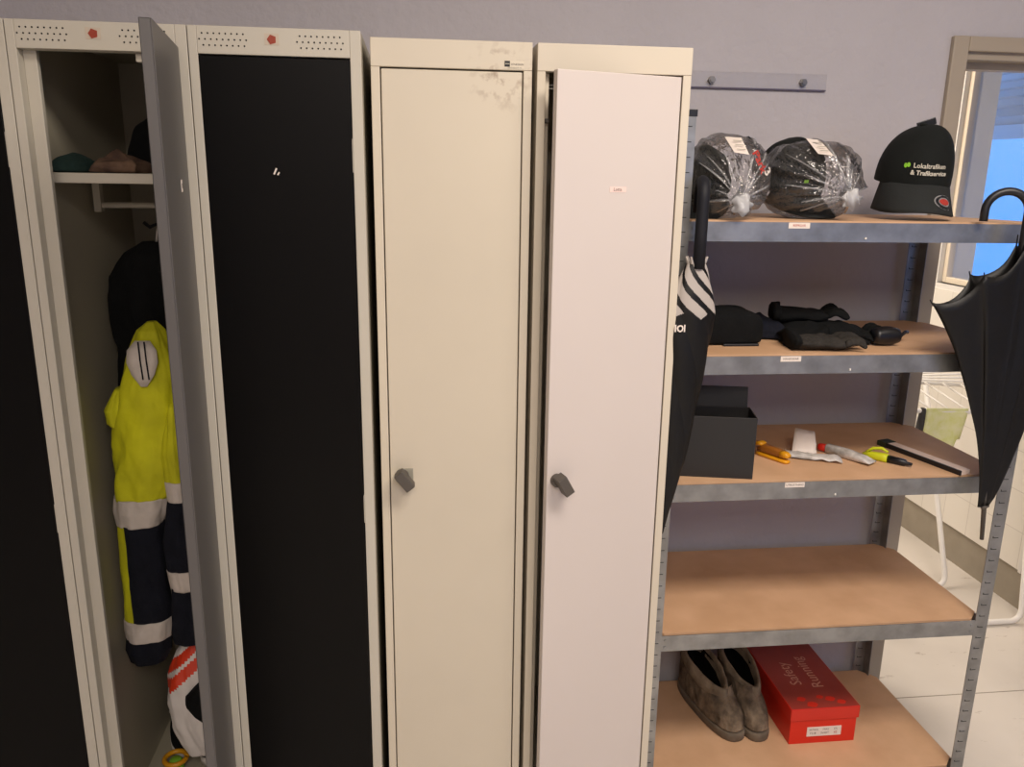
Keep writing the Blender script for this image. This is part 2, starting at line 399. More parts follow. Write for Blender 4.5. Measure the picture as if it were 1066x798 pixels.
# ------------------------------------------------------------------ grey lockers with black doors
def vent_holes(root, xa, zc, hm):
    q = MB()
    for r, (n, sh) in enumerate(((8, 0.5), (9, 0.0), (8, 0.65))):
        for k in range(n):
            x = xa + (k + sh) * 0.0100; z = zc + (1 - r) * 0.0098
            q.cyl((x, -0.5505, z), (x, -0.5460, z), 0.00155, 8)
    o = q.build('vent_holes', hm, root); return o
def grey_locker(x0, x1, label, open_=False):
    T = thing('metal_locker', label, 'locker', ((x0 + x1) / 2, -0.28, 0), group='grey lockers with black doors')
    yF, yB, zb, zt = -0.55, -0.015, 0.115, 1.815
    xa, xb = x0 + .0008, x1 - .0008
    q = MB()
    q.box(xa, xa + .004, yF + .03, yB, 0.0, zt - .002); q.box(xb - .004, xb, yF + .03, yB, 0.0, zt - .002)
    q.box(xa + .004, xb - .004, yB - .004, yB, 0, zt - .002); q.box(xa, xb, yF + .03, yB, zt - .002, zt)
    q.box(xa + .004, xb - .004, yF + .03, yB - .004, zb, zb + .004)
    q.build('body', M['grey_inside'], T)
    q = MB()
    fw = 0.0155
    q.box(xa, xa + fw, yF, yF + .03, 0.0, zt); q.box(xb - fw - .004, xb, yF, yF + .03, 0.0, zt)
    q.box(xa + fw, xb - fw - .004, yF, yF + .03, zt - .0465, zt); q.box(xa + fw, xb - fw - .004, yF, yF + .03, 0.0, zb)
    q.box(xa + fw, xa + fw + .022, yF + .022, yF + .034, zb, zt - .0465); q.box(xb - fw - .026, xb - fw - .004, yF + .022, yF + .034, zb, zt - .0465)
    q.build('front_frame', M['grey_paint'], T, bevel=0.0012)
    vent_holes(T, x0 + 0.0205, zt - .0225, M['dark']); vent_holes(T, x0 + 0.1880, zt - .0225, M['dark'])
    st = bx('sticker', mat('beige_sticker', (196, 182, 164), .6), T, x0 + .132, x0 + .157, yF - .0006, yF, zt - .029, zt - .010)
    q = MB(); cx, cz = x0 + .1445, zt - .020
    q.loft([[Vector((cx + rx * math.cos(a), yF - yy, cz + rx * math.sin(a))) for a in [2 * PI * k / 5 + .6 for k in range(5)]] for rx, yy in ((.0085, .0006), (.0085, .0012))])
    q.build('sticker_mark', mat('brick_red_print', (150, 58, 36), .5), st)
    dx0, dx1 = x0 + .0165, x1 - .0215
    dz0, dz1 = zb + .003, zt - .049
    if open_:
        hx, w = x1 - .0180, .275
        A = math.radians(98)
        # local door frame: u along door from hinge, t thickness (outward), z up
        cl = Vector((-1, 0, 0)); rot = Matrix.Rotation(A, 4, 'Z')
        Hm = Matrix.Translation((hx, yF, dz0)) @ rot
        dz1 += .012
        tilt = Matrix.Rotation(0.0, 4, 'Y')
        Mx = Hm @ tilt
        D = MB()
        D.box(-w, 0, -.002, .0, 0, dz1 - dz0, Mx)                       # outer skin
        D.box(-w, -w + .002, 0, .016, 0, dz1 - dz0, Mx); D.box(-.002, 0, 0, .016, 0, dz1 - dz0, Mx)
        D.box(-w, 0, 0, .016, 0, .002, Mx); D.box(-w, 0, 0, .016, dz1 - dz0 - .002, dz1 - dz0, Mx)
        D.box(-w, -w + .02, .014, .016, 0, dz1 - dz0, Mx)
        d = D.build('door', M['black_door_reflecting'], T, bevel=0.0008)
        L = MB(); L.box(-.108, -.096, -.0028, -.002, dz1 - dz0 - .245, dz1 - dz0 - .225, Mx); L.build('number_tag', M['paper'], d)
        L = MB(); L.box(-.104, -.100, -.0032, -.0028, dz1 - dz0 - .239, dz1 - dz0 - .231, Mx); L.build('lettering', M['ink'], d)
        q = MB(); q.box(x0 + .206, x0 + .226, yF + .015, yF + .03, zt - .062, zt - .047); q.build('latch_catch', M['grey_paint'], T, bevel=.002)
        # shelf and rail inside
        q = MB(); q.box(xa + .006, xb - .006, -.473, yB - .006, 1.5435, 1.5625); q.build('shelf', M['grey_paint'], T, bevel=.0015)
        q = MB(); q.box(xa + .012, xa + .026, -.275, -.255, 1.483, 1.5435); q.box(xb - .026, xb - .012, -.275, -.255, 1.483, 1.5435)
        q.cyl((xa + .012, -.265, 1.497), (xb - .012, -.265, 1.497), .006, 12); q.build('coat_rail', M['grey_paint'], T)
        q = MB()
        q.cyl((-.478, -.265, 1.503), (-.466, -.265, 1.503), .011, 12)
        q.tube([(-.472, -.265, 1.49), (-.474, -.265, 1.46), (-.49, -.28, 1.452), (-.498, -.29, 1.462)], .004, 8)
        q.tube([(-.472, -.265, 1.47), (-.462, -.28, 1.455), (-.455, -.29, 1.465)], .004, 8)
        q.build('coat_hook', M['black_plastic'], T)
    else:
        d = bx('door', M['black_door'], T, dx0, dx1, yF + .001, yF + .020, dz0, dz1, bevel=0.0015)
        # little pale marks where a label came off
        zc = 1.57
        q = MB()
        mm = Matrix.Translation(((x0 + x1) / 2 - .012, yF + .0008, zc)) @ Matrix.Rotation(math.radians(25), 4, 'Y')
        q.box(-.0015, .0015, -.0004, .0, -.006, .006, mm)
        mm = Matrix.Translation(((x0 + x1) / 2 - .0065, yF + .0008, zc - .004)) @ Matrix.Rotation(math.radians(35), 4, 'Y')
        q.box(-.0013, .0013, -.0004, .0, -.003, .003, mm)
        q.build('label_remains', M['paper'], d)
        for hz in (0.15, .9, 1.6):
            q = MB(); q.cyl((dx1 + .001, yF + .004, hz - .03), (dx1 + .001, yF + .004, hz + .03), .0028, 10); q.build('hinge', M['grey_paint'], d)
    return T
GL0, GL1, GL2 = -.614, -.314, -.014
grey_locker(GL0 - .3, GL0, 'grey locker with closed black door at the far left edge, cut by the frame')
grey_locker(GL0, GL1, 'grey locker standing open with hi-vis work clothes inside', open_=True)
grey_locker(GL1, GL2, 'grey locker with closed black door between the open locker and cream locker')

# ------------------------------------------------------------------ cream lockers
def turn_knob(root, cx, yf, cz, ang, mtx=None, plate=True):
    I = mtx or Matrix.Identity(4)
    k = None
    if plate:
        p = MB(); p.box(cx - .012, cx + .018, yf - .004, yf, cz - .014, cz + .016, I); k = p.build('knob_plate', M['knob_plate'], root, bevel=.001)
    q = MB(); q.smooth = False
    n = 16
    q.loft([[I @ Vector((cx - .005 + r * math.cos(2 * PI * j / n), yf - y, cz + .002 + r * math.sin(2 * PI * j / n))) for j in range(n)] for r, y in ((.014, 0), (.014, .012), (.011, .014))])
    mm = I @ Matrix.Translation((cx, yf - .030, cz)) @ Matrix.Rotation(ang, 4, 'Y')
    q.box(-.0105, .0105, -.010, .018, -.022, .020, mm)
    return q.build('turn_knob', M['rubber'], root, bevel=.0025)
def cream_locker(x0, label, door_open=0.0):
    x1 = x0 + .30
    T = thing('metal_locker', label, 'locker', ((x0 + x1) / 2, -0.27, 0), group='cream single-door lockers')
    yF, yB, zt, zb = -.52, -.015, 1.81, .09
    dzt = 1.757
    pm = M['cream'] if not door_open else M['cream2']
    q = MB()
    q.box(x0, x0 + .003, yF + .02, yB, 0.02, zt - .002); q.box(x1 - .003, x1, yF + .02, yB, 0.02, zt - .002)
    q.box(x0 + .003, x1 - .003, yB - .003, yB, 0.02, zt - .002); q.box(x0, x1, yF + .02, yB, zt - .002, zt)
    q.box(x0 + .003, x1 - .003, yF + .02, yB - .003, zb, zb + .003); q.box(x0, x1, yF + .03, yB, 0, .06)
    q.build('body', M['cream2'], T)
    q = MB(); fw = .0165
    q.box(x0, x0 + fw, yF, yF + .02, 0.0, dzt + .003); q.box(x1 - fw, x1, yF, yF + .02, 0.0, dzt + .003)
    q.box(x0, x1, yF - .001, yF + .02, dzt + .003, zt); q.box(x0 + fw, x1 - fw, yF, yF + .02, 0.0, zb)
    q.box(x0 + fw, x0 + fw + .010, yF + .022, yF + .026, zb, dzt + .003); q.box(x1 - fw - .010, x1 - fw, yF + .022, yF + .026, zb, dzt + .003)
    q.build('front_frame', pm, T, bevel=0.0014)
    dx0, dx1 = x0 + fw + .0022, x1 - fw - .0022
    w = dx1 - dx0
    if door_open:
        Mx = Matrix.Translation((dx1, yF + .001, 0)) @ Matrix.Rotation(door_open, 4, 'Z') @ Matrix.Translation((-dx1, -(yF + .001), 0))
    else:
        Mx = Matrix.Identity(4)
    q = MB(); q.box(dx0, dx1, yF + .001, yF + .018, zb + .003, dzt, Mx)
    d = q.build('door', M['white_door'] if door_open else pm, T, bevel=0.0016)
    if door_open:
        turn_knob(d, dx0 + .026, yF + .001, .964, math.radians(-30), Mx, plate=False)
        L = MB(); L.box(x0 + .135, x0 + .171, yF + .0004, yF + .001, 1.541, 1.551, Mx); lb = L.build('name_label', mat('pale_pink_label', (232, 206, 198), .7), d)
        lettering('Lotta', .0085, lambda a, b: Mx @ Vector((x0 + .152 + a, yF + .0001, 1.546 + b)), M['ink'], lb)
        q = MB(); q.box(x0 + .018, x0 + .026, yF + .006, yF + .022, 1.668, 1.676); q.build('latch_catch', M['rubber'], T, bevel=.001)
        q = MB(); q.tube([(x0 + .028, yF + .06, 1.742), (x0 + .05, yF + .05, 1.742)], .0012, 6); q.tube([(x0 + .028, yF + .06, 1.736), (x0 + .05, yF + .05, 1.735)], .0012, 6); q.build('shelf_wire', M['white_tube'], T)
    else:
        turn_knob(d, dx0 + .029, yF + .001, .960, math.radians(-38))
        pl = bx('maker_plate', mat('pale_plate', (214, 204, 184), .5), T, x0 + .247, x0 + .284, yF - .0016, yF - .001, 1.7625, 1.7765)
        bx('emblem', M['slot'], pl, x0 + .2475, x0 + .2575, yF - .0020, yF - .0016, 1.7660, 1.7762)
        bx('emblem_bar', M['knob_plate'], pl, x0 + .2483, x0 + .2567, yF - .0023, yF - .0020, 1.7702, 1.7722)
        lettering('SONESSON', .0048, lambda a, b: Vector((x0 + .2714 + a, yF - .0019, 1.7702 + b)), M['ink'], pl)
        lettering('INREDNINGAR AB', .0032, lambda a, b: Vector((x0 + .2665 + a, yF - .0019, 1.7645 + b)), M['knob_plate'], pl)
    return T
cream_locker(0.0, 'yellowish cream locker with closed door beside the black-door locker')
cream_locker(0.3095, 'cream locker with pinkish-white door ajar, next to the metal shelf', door_open=math.radians(15))

# ------------------------------------------------------------------ steel shelf unit
SZ = [1.483, 1.195, .899, .519, .092]
SH = thing('storage_shelf', 'galvanised steel shelf unit with brown boards beside the cream lockers', 'shelf', (1.045, -.25, 0))
PX0, PX1 = .609, 1.476
PYF, PYB = -.466, -.022
def post(xc0, sx, yc, sy, zt):
    """angle-iron post: flange along x and flange along y, with rows of keyhole slots"""
    q = MB(); w, t = .034, .002
    q.box(min(xc0, xc0 + sx * w), max(xc0, xc0 + sx * w), min(yc, yc + sy * t), max(yc, yc + sy * t), 0, zt)
    q.box(min(xc0, xc0 + sx * t), max(xc0, xc0 + sx * t), min(yc + sy * t, yc + sy * w), max(yc + sy * t, yc + sy * w), 0, zt)
    q.cur = 1
    for k in range(int(zt / .03)):
        z = .02 + k * .03; xm = xc0 + sx * w * .55
        for (a, b, c, d) in ((-.0075, .0075, 0, .0018), ):
            q.box(xm + a, xm + b, yc - sy * .0003, yc + sy * (t + .0003), z + c, z + d)
        q.box(xm - .0075, xm - .0055, yc - sy * .0003, yc + sy * (t + .0003), z, z + .005)
    p = q.build('post', [M['galv'], M['slot']], SH)
    c = MB(); c.box(min(xc0 - sx * .001, xc0 + sx * (w + .002)), max(xc0 - sx * .001, xc0 + sx * (w + .002)), min(yc - sy * .001, yc + sy * (w + .002)), max(yc - sy * .001, yc + sy * (w + .002)), zt - .010, zt + .004)
    c.build('end_cap', M['black_plastic'], p, bevel=.001)
post(PX0, 1, PYF, 1, 1.70); post(PX1, -1, PYF, 1, 1.70)
post(PX0, 1, PYB - .01, -1, 1.46); post(1.445, -1, PYB - .01, -1, 1.46)
def shelf_level(z, lab):
    b = MB()
    c = .012
    xl, xr, yf, yb = .620, 1.466, -.459, -.034
    xl2, xr2 = .645, 1.440
    pts = [(xl, yf + .03), (xl + .03, yf), (xr - .03, yf), (xr, yf + .03), (xr, yb - .04), (xr - .04, yb), (xl + .04, yb), (xl, yb - .04)]
    b.loft([[Vector((x, y, zz)) for x, y in pts] for zz in (z - .004, z + .003)])
    b.build('board', M['board'], SH)
    f = MB()
    f.box(PX0 + .034, 1.4425, -.4655, -.4630, z - .0405, z); f.box(PX0 + .034, 1.4425, -.463, -.440, z - .008, z - .0052); f.box(PX0 + .034, 1.4425, -.463, -.452, z - .0405, z - .039)
    for xx in (.652, 1.434):
        for zz in (z - .012, z - .030): f.cyl((xx, -.4675, zz), (xx, -.4655, zz), .0035, 10)
    fb = f.build('front_beam', M['galv'], SH)
    r = MB(); r.box(PX0 + .03, 1.43, -.031, -.0285, z - .0405, z); r.box(PX0 + .03, 1.43, -.052, -.031, z - .008, z - .0052)
    r.build('rear_beam', M['galv'], SH)
    for sx in (PX0 + .003, PX1 - .0055):
        s = MB(); s.box(sx, sx + .0025, -.43, -.06, z - .0405, z - .0045); s.build('side_beam', M['galv'], SH)
    if lab:
        x, t = lab
        pl = bx('shelf_label', M['paper'], SH, x, x + .047, -.4664, -.4655, z - .0125, z - .0005)
        lettering(t, .0068, lambda a, bb: Vector((x + .0235 + a, -.46665, z - .0065 + bb)), M['redprint'] if z > 1.4 else M['ink'], pl)
        scr = MB(); scr.tube([(1.034, -.4668, z - .034), (1.034, -.4668, z - .030)], [.0022, .0018], 8); scr.build('drip_mark', M['white_plastic'], SH)
shelf_level(SZ[0], (.859, 'REPRISAR')); shelf_level(SZ[1], (.870, 'HANDSKAR')); shelf_level(SZ[2], (.910, 'UTRUSTNING')); shelf_level(SZ[3], None); shelf_level(SZ[4], None)

# ------------------------------------------------------------------ caps
def crown_r(th, el):
    """crown radius profile: returns local point"""
    f = 1.0 + .010 * math.cos(6 * th + PI / 2)
    ce = math.cos(el) ** .80 if el < PI / 2 - 1e-4 else 0.0
    se = math.sin(el) ** .85
    return Vector((.083 * ce * math.sin(th) * f, -.098 * ce * math.cos(th) * f, .128 * se))
def cap_mesh(T, dents=0.0, shear=0.0):
    q = MB(); q.smooth = True; n, k = 60, 14
    rings = []
    for i in range(k):
        el = (PI / 2 - .03) * i / (k - 1)
        ring = []
        for j in range(n):
            th = 2 * PI * j / n; p = crown_r(th, el)
            if dents: p *= 1 + dents * nz(p.x * 25, p.y * 25, p.z * 25)
            p.z *= 1 + shear * p.x / .083; ring.append(p)
        rings.append(ring)
    q.loft(rings, cap0=False)
    # sweatband turned inside
    inner = [[Vector((p.x * .93, p.y * .93, zz)) for p in rings[0]] for zz in (0.0, .03)]
    q.loft([rings[0], inner[0], inner[1]], cap0=False, cap1=False)
    # underside lining closes the crown
    q.loft([[Vector((p.x * s_, p.y * s_, zz)) for p in rings[0]] for s_, zz in ((.93, .03), (.75, .075), (.3, .1), (.02, .104))], cap0=False, cap1=True)
    cr = q.build('crown', M['cap'], T, local=True)
    b = MB(); b.smooth = True
    b.loft([[Vector((r * math.cos(2 * PI * j / 12), r * math.sin(2 * PI * j / 12), z)) for j in range(12)] for r, z in ((.009, .125), (.0085, .130), (.005, .1325), (.001, .133))])
    b.build('button', M['cap'], T, local=True)
    br = MB(); br.smooth = True
    g = [[bill(-1 + 2 * a / 20, v / 8) for a in range(21)] for v in range(9)]
    br.loft(g, closed=False)
    br.build('bill', M['capbill'], T, local=True, solid=.0035)
    st = MB(); st.smooth = True
    arc = [(-.045, .094, .012), (-.02, .104, .016), (.0, .107, .018), (.03, .112, .022), (.05, .118, .025)]
    for a, zo in ((0, 0),): st.loft([[Vector((x, y, z + d)) for x, y, z in arc] for d in (-.009, .009)], closed=False)
    st.build('strap', M['black_plastic'], T, local=True, solid=.002)
    return cr
DROOP = .014
def bill(u, v):
    th = u * 1.25
    ix, iy = .079 * math.sin(th), -.093 * math.cos(th)
    ox, oy = .086 * math.sin(u * 1.45) , -.098 * math.cos(u * 1.25) - .078 * (1 - abs(u) ** 2.6)
    x = ix + (ox - ix) * v; y = iy + (oy - iy) * v
    z = .008 - .006 * v - DROOP * v - .020 * (abs(x) / .085) ** 2 * (0.25 + .75 * v)
    return Vector((x, y, z))
def cap_face(a, z, lift=.0012):
    el = math.asin(min(.999, (z / .128)) ** (1 / .85)); ce = math.cos(el) ** .8
    th = a / (.088 * max(ce, .3)); p = crown_r(th, el)
    nrm = Vector((p.x / .083 ** 2, p.y / .098 ** 2, p.z / .128 ** 2)).normalized()
    return p + nrm * lift
def leaf(parent, a0, z0, s, fn):
    for sx in (-1, 1):
        q = MB(); pts = []
        for k in range(10):
            t = 2 * PI * k / 10; pts.append((a0 + sx * s * .35 + s * .5 * math.cos(t) * .8, z0 + s * .55 * math.sin(t) + sx * .1 * s))
        q.add([fn(x, y) for x, y in pts], [tuple(range(10))]); q.build('leaf_emblem', M['green'], parent, local=True)
DROOP = .045
CAP = thing('baseball_cap', 'black baseball cap leaning on its bill, unwrapped, at right end of top shelf', 'cap', (1.246, -.268, 1.571), rot=(math.radians(8), math.radians(3), math.radians(-17)), group='black caps on the top shelf')
cr = cap_mesh(CAP, shear=.15)
tb = MB(); tb.box(-.012, .030, .0, .004, .0, .016, Matrix.Translation((.012, .045, .119)) @ Matrix.Rotation(math.radians(-22), 4, 'Y')); tb.build('closure_tab', M['black_plastic'], CAP, local=True, bevel=.0015)
leaf(cr, -.043, .046, .0095, cap_face)
lettering('Lokaltrafiken', .0142, lambda a, b: cap_face(a + .008, .046 + b, .0025), M['thread'], cr, local=True, bold=.0002)
lettering('& Trafikservice', .0135, lambda a, b: cap_face(a + .008, .031 + b, .0025), M['thread'], cr, local=True, bold=.0004)
bl = [c for c in CAP.children if c.name.startswith('bill')][0]
def on_bill(x, y, lift):
    # map a flat sticker onto the bill surface
    u = x / .086; v = y
    p = bill(max(-1, min(1, u)), max(0, min(1, v))); return p + Vector((0, -.25, 1)).normalized() * lift
for nm, rx, rv, mt_, lf in (('size_sticker', .021, .24, M['silver'], .0024), ('sticker_face', .0185, .20, M['black_plastic'], .0028), ('sticker_ring', .013, .145, M['silver'], .0032), ('sticker_centre', .0115, .10, M['redprint'], .0036)):
    q = MB(); pts = [on_bill(.034 + rx * math.cos(2 * PI * k / 24), .62 + rv * math.sin(2 * PI * k / 24), lf) for k in range(24)]
    q.add(pts, [tuple(range(24))]); q.build(nm, mt_, bl, local=True)

DROOP = .014
# caps inside clear bags
def bagged_cap(loc, rot, label, sc):
    T = thing('baseball_cap', label, 'cap', loc, rot=rot, group='black caps on the top shelf'); T.scale = (sc, sc, sc)
    c = cap_mesh(T, dents=.05)
    leaf(c, -.03, .05, .008, cap_face)
    return T
bagged_cap((.722, -.30, 1.546), (math.radians(25), 0, math.radians(-25)), 'black cap wrapped in the clear bag at the left end of the top shelf', .76)
bagged_cap((.940, -.262, 1.556), (math.radians(22), 0, math.radians(18)), 'black cap wrapped in the clear bag in the middle of the top shelf', .86)
def plastic_bag(c, rx, ry, rz, knot, label, seed, tilt=0.0, floor=1.487, lab=(0, 0), prints=(), nx=.96):
    c = Vector(c); knot = Vector(knot)
    T = thing('plastic_bag', label, 'bag', (c.x, c.y, floor), group='clear bags with caps')
    q = MB(); q.smooth = True; n = 96
    def surf(th, s):
        # s 0 = knot, 1 = back of the bag
        if s < .38:
            t = s / .38; rr = .009 + (1 - .009) * t ** .75
            ph = PI / 2 * (.0 + .62 * t)
        phi = PI * (.04 + .94 * s)
        e = .8
        sr = abs(math.sin(phi)) ** e; cy_ = -math.copysign(abs(math.cos(phi)) ** .9, math.cos(phi))
        ct, st = math.cos(th), math.sin(th)
        ex = math.copysign(abs(ct) ** .85, ct); ez = math.copysign(abs(st) ** .85, st)
        body = Vector((c.x + rx * sr * ex, c.y + ry * cy_, c.z + rz * sr * ez))
        w = max(0.0, 1 - s / .45); w = w * w * (3 - 2 * w)
        kx = Vector((knot.x + .010 * ct, knot.y, knot.z + .010 * st))
        pl = .07 * math.exp(-((s - .2) / .22) ** 2) * (math.cos(11 * th + 3 * nz(seed, th, 0)) + .6 * math.cos(19 * th + seed))
        pl += .06 * nz(2.2 * math.cos(th) + seed, 2.2 * math.sin(th), s * 5) + .035 * nz(6 * math.cos(th), 6 * math.sin(th) + seed, s * 12)
        mid = c + Vector((0, 0, 0)); body = mid + (body - mid) * (1 + pl)
        body = body + Vector((tilt * (body.z - c.z), 0, 0))
        p = body.lerp(kx, w)
        if p.z < floor: p.z = floor + .0015 * (p.z - floor)
        return p
    rings = [[surf(2 * PI * j / n, i / 30) for j in range(n)] for i in range(31)]
    q.loft(rings, cap0=False)
    film = q.build('film', M['film'], T)
    # gathered neck with a frill
    g = MB(); g.smooth = True
    fr = []
    for i in range(9):
        t = i / 8; r = (.011 if t < .3 else .010 + .011 * (t - .3) / .7)
        fr.append([Vector((knot.x + (r * (1 + .22 * math.cos(7 * a + seed + 3 * t))) * math.cos(a), knot.y + .012 - .034 * t, knot.z - .010 * t + (r * (1 + .22 * math.sin(5 * a + 2 * t))) * math.sin(a))) for a in [2 * PI * j / 40 for j in range(40)]])
    g.loft(fr); g.build('gathered_neck', M['filmknot'], T)
    # stiff folds radiating from the knot
    f = MB(); f.smooth = True; rnd = random.Random(seed)
    for k in range(15):
        th = 2 * PI * k / 15 + rnd.uniform(-.15, .15); L = rnd.uniform(.22, .36); wd = rnd.uniform(.012, .03)
        st_ = []
        for i in range(9):
            s = .03 + L * i / 8
            ww = wd * math.sin(PI * (i + .5) / 9)
            a, b, c3 = surf(th - ww * 2.2, s), surf(th, s), surf(th + ww * 2.2, s)
            b = b + (b - c).normalized() * .004; st_.append([a, b, c3])
        f.loft(st_, closed=False)
    f.build('fold', M['filmtie'], T)
    def pick(x, z, lift=.003):
        # a point on the front of the bag at lateral x, height z
        dx, dz = (x - c.x) / rx, (z - c.z) / rz; r2 = min(.93, dx * dx + dz * dz)
        return Vector((x, c.y - ry * (1 - r2) ** .5 * 1.02 - lift, z))
    x, z = lab
    q = MB(); gx = [(-.5, -.5), (.5, -.62), (.42, .42), (-.58, .5)]
    q.add([pick(x + a * .030, z + b * .034, .006) for a, b in gx], [(0, 1, 2, 3)])
    l = q.build('paper_label', M['paper'], T, solid=.0004)
    for r_ in range(3):
        q = MB(); q.box(0, 0, 0, 0, 0, 0) if False else None
        pts = [pick(x + a, z + .009 - r_ * .009 + b, .0075) for a, b in ((-.009, 0), (.009, -.001), (.009, -.0025), (-.009, -.0015))]
        q.add(pts, [(0, 1, 2, 3)]); q.build('print_line', M['knob_plate'], l)
    for (s, size, x, z, ang, mm) in prints:
        ca, sa = math.cos(ang), math.sin(ang)
        lettering(s, size, lambda a, b: pick(x + a * ca - b * sa, z + a * sa + b * ca, .004), M[mm], T, bold=.0006)
    return T
plastic_bag((.757, -.355, 1.574), .092, .105, .090, (.746, -.462, 1.528), 'clear plastic bag tied in a knot, leftmost on the top shelf', 3, lab=(.750, 1.640),
            prints=(('ebs', .034, .795, 1.640, -1.05, 'black_plastic'), ('Park', .026, .790, 1.605, -1.15, 'redprint'), ('3', .03, .812, 1.585, -1.0, 'paper')))
plastic_bag((.968, -.315, 1.572), .112, .120, .088, (1.000, -.432, 1.541), 'clear plastic bag tied in a knot, beside the unwrapped cap on the top shelf', 8, lab=(.950, 1.642),
            prints=(('ebsi', .030, 1.012, 1.632, -1.0, 'black_plastic'), ('ark', .026, 1.022, 1.603, -.9, 'black_plastic')))

# ------------------------------------------------------------------ soft heaps
def heap(name, label, cat, outline, z0, h, m_, group=None, seed=0, yc=None, wrinkle=.25, pw=2.4, n=40):
    """a soft crumpled thing lying on a board: outline = closed xy points"""
    cx = sum(p[0] for p in outline) / len(outline); cy = sum(p[1] for p in outline) / len(outline)
    m = len(outline); pts = []
    for j in range(n):
        t = j / n * m; i = int(t); f = t - i
        p0, p1, p2, p3 = [outline[(i + d) % m] for d in (-1, 0, 1, 2)]
        def cr_(a, b, c, d): return .5 * ((2 * b) + (-a + c) * f + (2 * a - 5 * b + 4 * c - d) * f * f + (-a + 3 * b - 3 * c + d) * f ** 3)
        pts.append((cr_(p0[0], p1[0], p2[0], p3[0]), cr_(p0[1], p1[1], p2[1], p3[1])))
    q = MB(); q.smooth = True; rings = []
    for i in range(13):
        t = i / 12
        s = 1.0 if t < .15 else max(.02, (1 - ((t - .15) / .85) ** pw))
        if i == 0: s = .92
        ring = []
        for x, y in pts:
            X = cx + (x - cx) * s; Y = cy + (y - cy) * s
            hh = (h(X, Y) if callable(h) else h)
            w = nz(X * 28 + seed, Y * 28, t * 2 + seed)
            zz = z0 + hh * t * (1 + wrinkle * w * (t > .05))
            k = 1 + wrinkle * .35 * nz(X * 40, Y * 40 + seed, t * 5) * (i > 0)
            ring.append(Vector((cx + (X - cx) * k, cy + (Y - cy) * k, max(z0, zz))))
        rings.append(ring)
    q.loft(rings)
    o = q.build(name, m_, origin=(cx, cy, z0), subsurf=1)
    return tag(o, label, cat, group)
z2 = SZ[1] + .003
def rect(x0, x1, y0, y1, j=0, seed=1):
    r = random.Random(seed)
    pts = [(x0, y0), ((x0 + x1) / 2, y0), (x1, y0), (x1, (y0 + y1) / 2), (x1, y1), ((x0 + x1) / 2, y1), (x0, y1), (x0, (y0 + y1) / 2)]
    return [(x + r.uniform(-j, j), y + r.uniform(-j, j)) for x, y in pts]
h = heap('folded_beanie', 'black folded cloth hat at left end of the second shelf', 'hat', rect(.70, .866, -.36, -.24, .006, 2), z2, .086, M['black_cloth'], seed=4, wrinkle=.10, pw=9)
heap('navy_cloth', 'dark navy crumpled cloth behind the gloves on second shelf', 'cloth', rect(.86, .96, -.30, -.18, .012, 3), z2, .055, M['navy_cloth'], seed=6)
q = MB(); q.box(.775, .86, -.372, -.364, z2, z2 + .006); tag(q.build('black_strap', M['black_plastic'], bevel=.002), 'short black strap lying before the folded cloth hat', 'strap')

def glove(name, label, base, ang, L, m_, seed, zb, curl=0.0, group='work gloves on the second shelf'):
    """work glove: cuff and palm as one surface, fingers and thumb as skinned tubes in the same mesh"""
    T = thing(name, label, 'glove', (base[0], base[1], zb), rot=(0, 0, ang), group=group)
    q = MB(); q.smooth = True; n = 20
    prof = [(-.50, .040, .020), (-.42, .042, .022), (-.28, .036, .022), (-.12, .040, .021), (.02, .046, .020), (.14, .046, .018), (.20, .043, .014)]
    rings = []
    for t, w, hh in prof:
        rings.append([Vector((t * L, w * math.cos(a) * (1 + .30 * nz(t * 9, a, seed)), max(0, .75 * hh + .75 * hh * math.sin(a) * (1 + .9 * nz(t * 11 + seed, math.cos(a) * 2.5, 1)) + .010 * nz(t * 16, math.cos(a) * 3, seed)))) for a in [2 * PI * k / n for k in range(n)]])
    q.loft(rings); pal = q.build('palm', m_, T, local=True, subsurf=1)
    for k, (y, l, r) in enumerate(((.033, .30, .0095), (.011, .35, .0105), (-.012, .34, .0105), (-.034, .27, .009))):
        f = MB(); f.smooth = True
        pts = [Vector((.15 * L + l * L * s, y * (1 + .35 * s), .012 + .012 * math.sin(PI * s) * (1 + curl) + r * .2)) for s in (0, .3, .6, .85, 1)]
        f.tube(pts, [r * 1.05, r * 1.1, r, r * .9, r * .5], 10); f.build('finger', m_, T, local=True, subsurf=1)
    f = MB(); f.smooth = True
    f.tube([Vector((-.05 * L, .036, .016)), Vector((.06 * L, .056, .018)), Vector((.18 * L, .062, .014)), Vector((.25 * L, .060, .011))], [.011, .012, .0105, .005], 10); f.build('thumb', m_, T, local=True, subsurf=1)
    c = MB(); c.smooth = True
    c.loft([[Vector((t * L, w * math.cos(a), .021 + .021 * math.sin(a))) for a in [2 * PI * k / n for k in range(n)]] for t, w in ((-.52, .043), (-.50, .0445), (-.45, .0445), (-.43, .043))]); c.build('cuff', M['black_cloth'], T, local=True)
    for o in T.children:
        for v in o.data.vertices:
            c3 = v.co * 42 + Vector((seed, 0, 0)); k = min(1, v.co.z / .012)
            v.co += Vector((.5 * noise.noise(c3 + Vector((9, 0, 0))), .6 * noise.noise(c3 + Vector((0, 7, 0))), k * noise.noise(c3))) * .010
            v.co.z = max(.0005, v.co.z)
    return T
glove('work_glove', 'faded black work glove lying in front of the pile on the second shelf', (1.005, -.405), math.radians(-4), .17, M['soft_black'], 2, z2)
glove('work_glove', 'black work glove topmost at the back of the glove pile', (1.03, -.27), math.radians(-14), .18, M['black_cloth'], 7, z2 + .040, curl=.3)
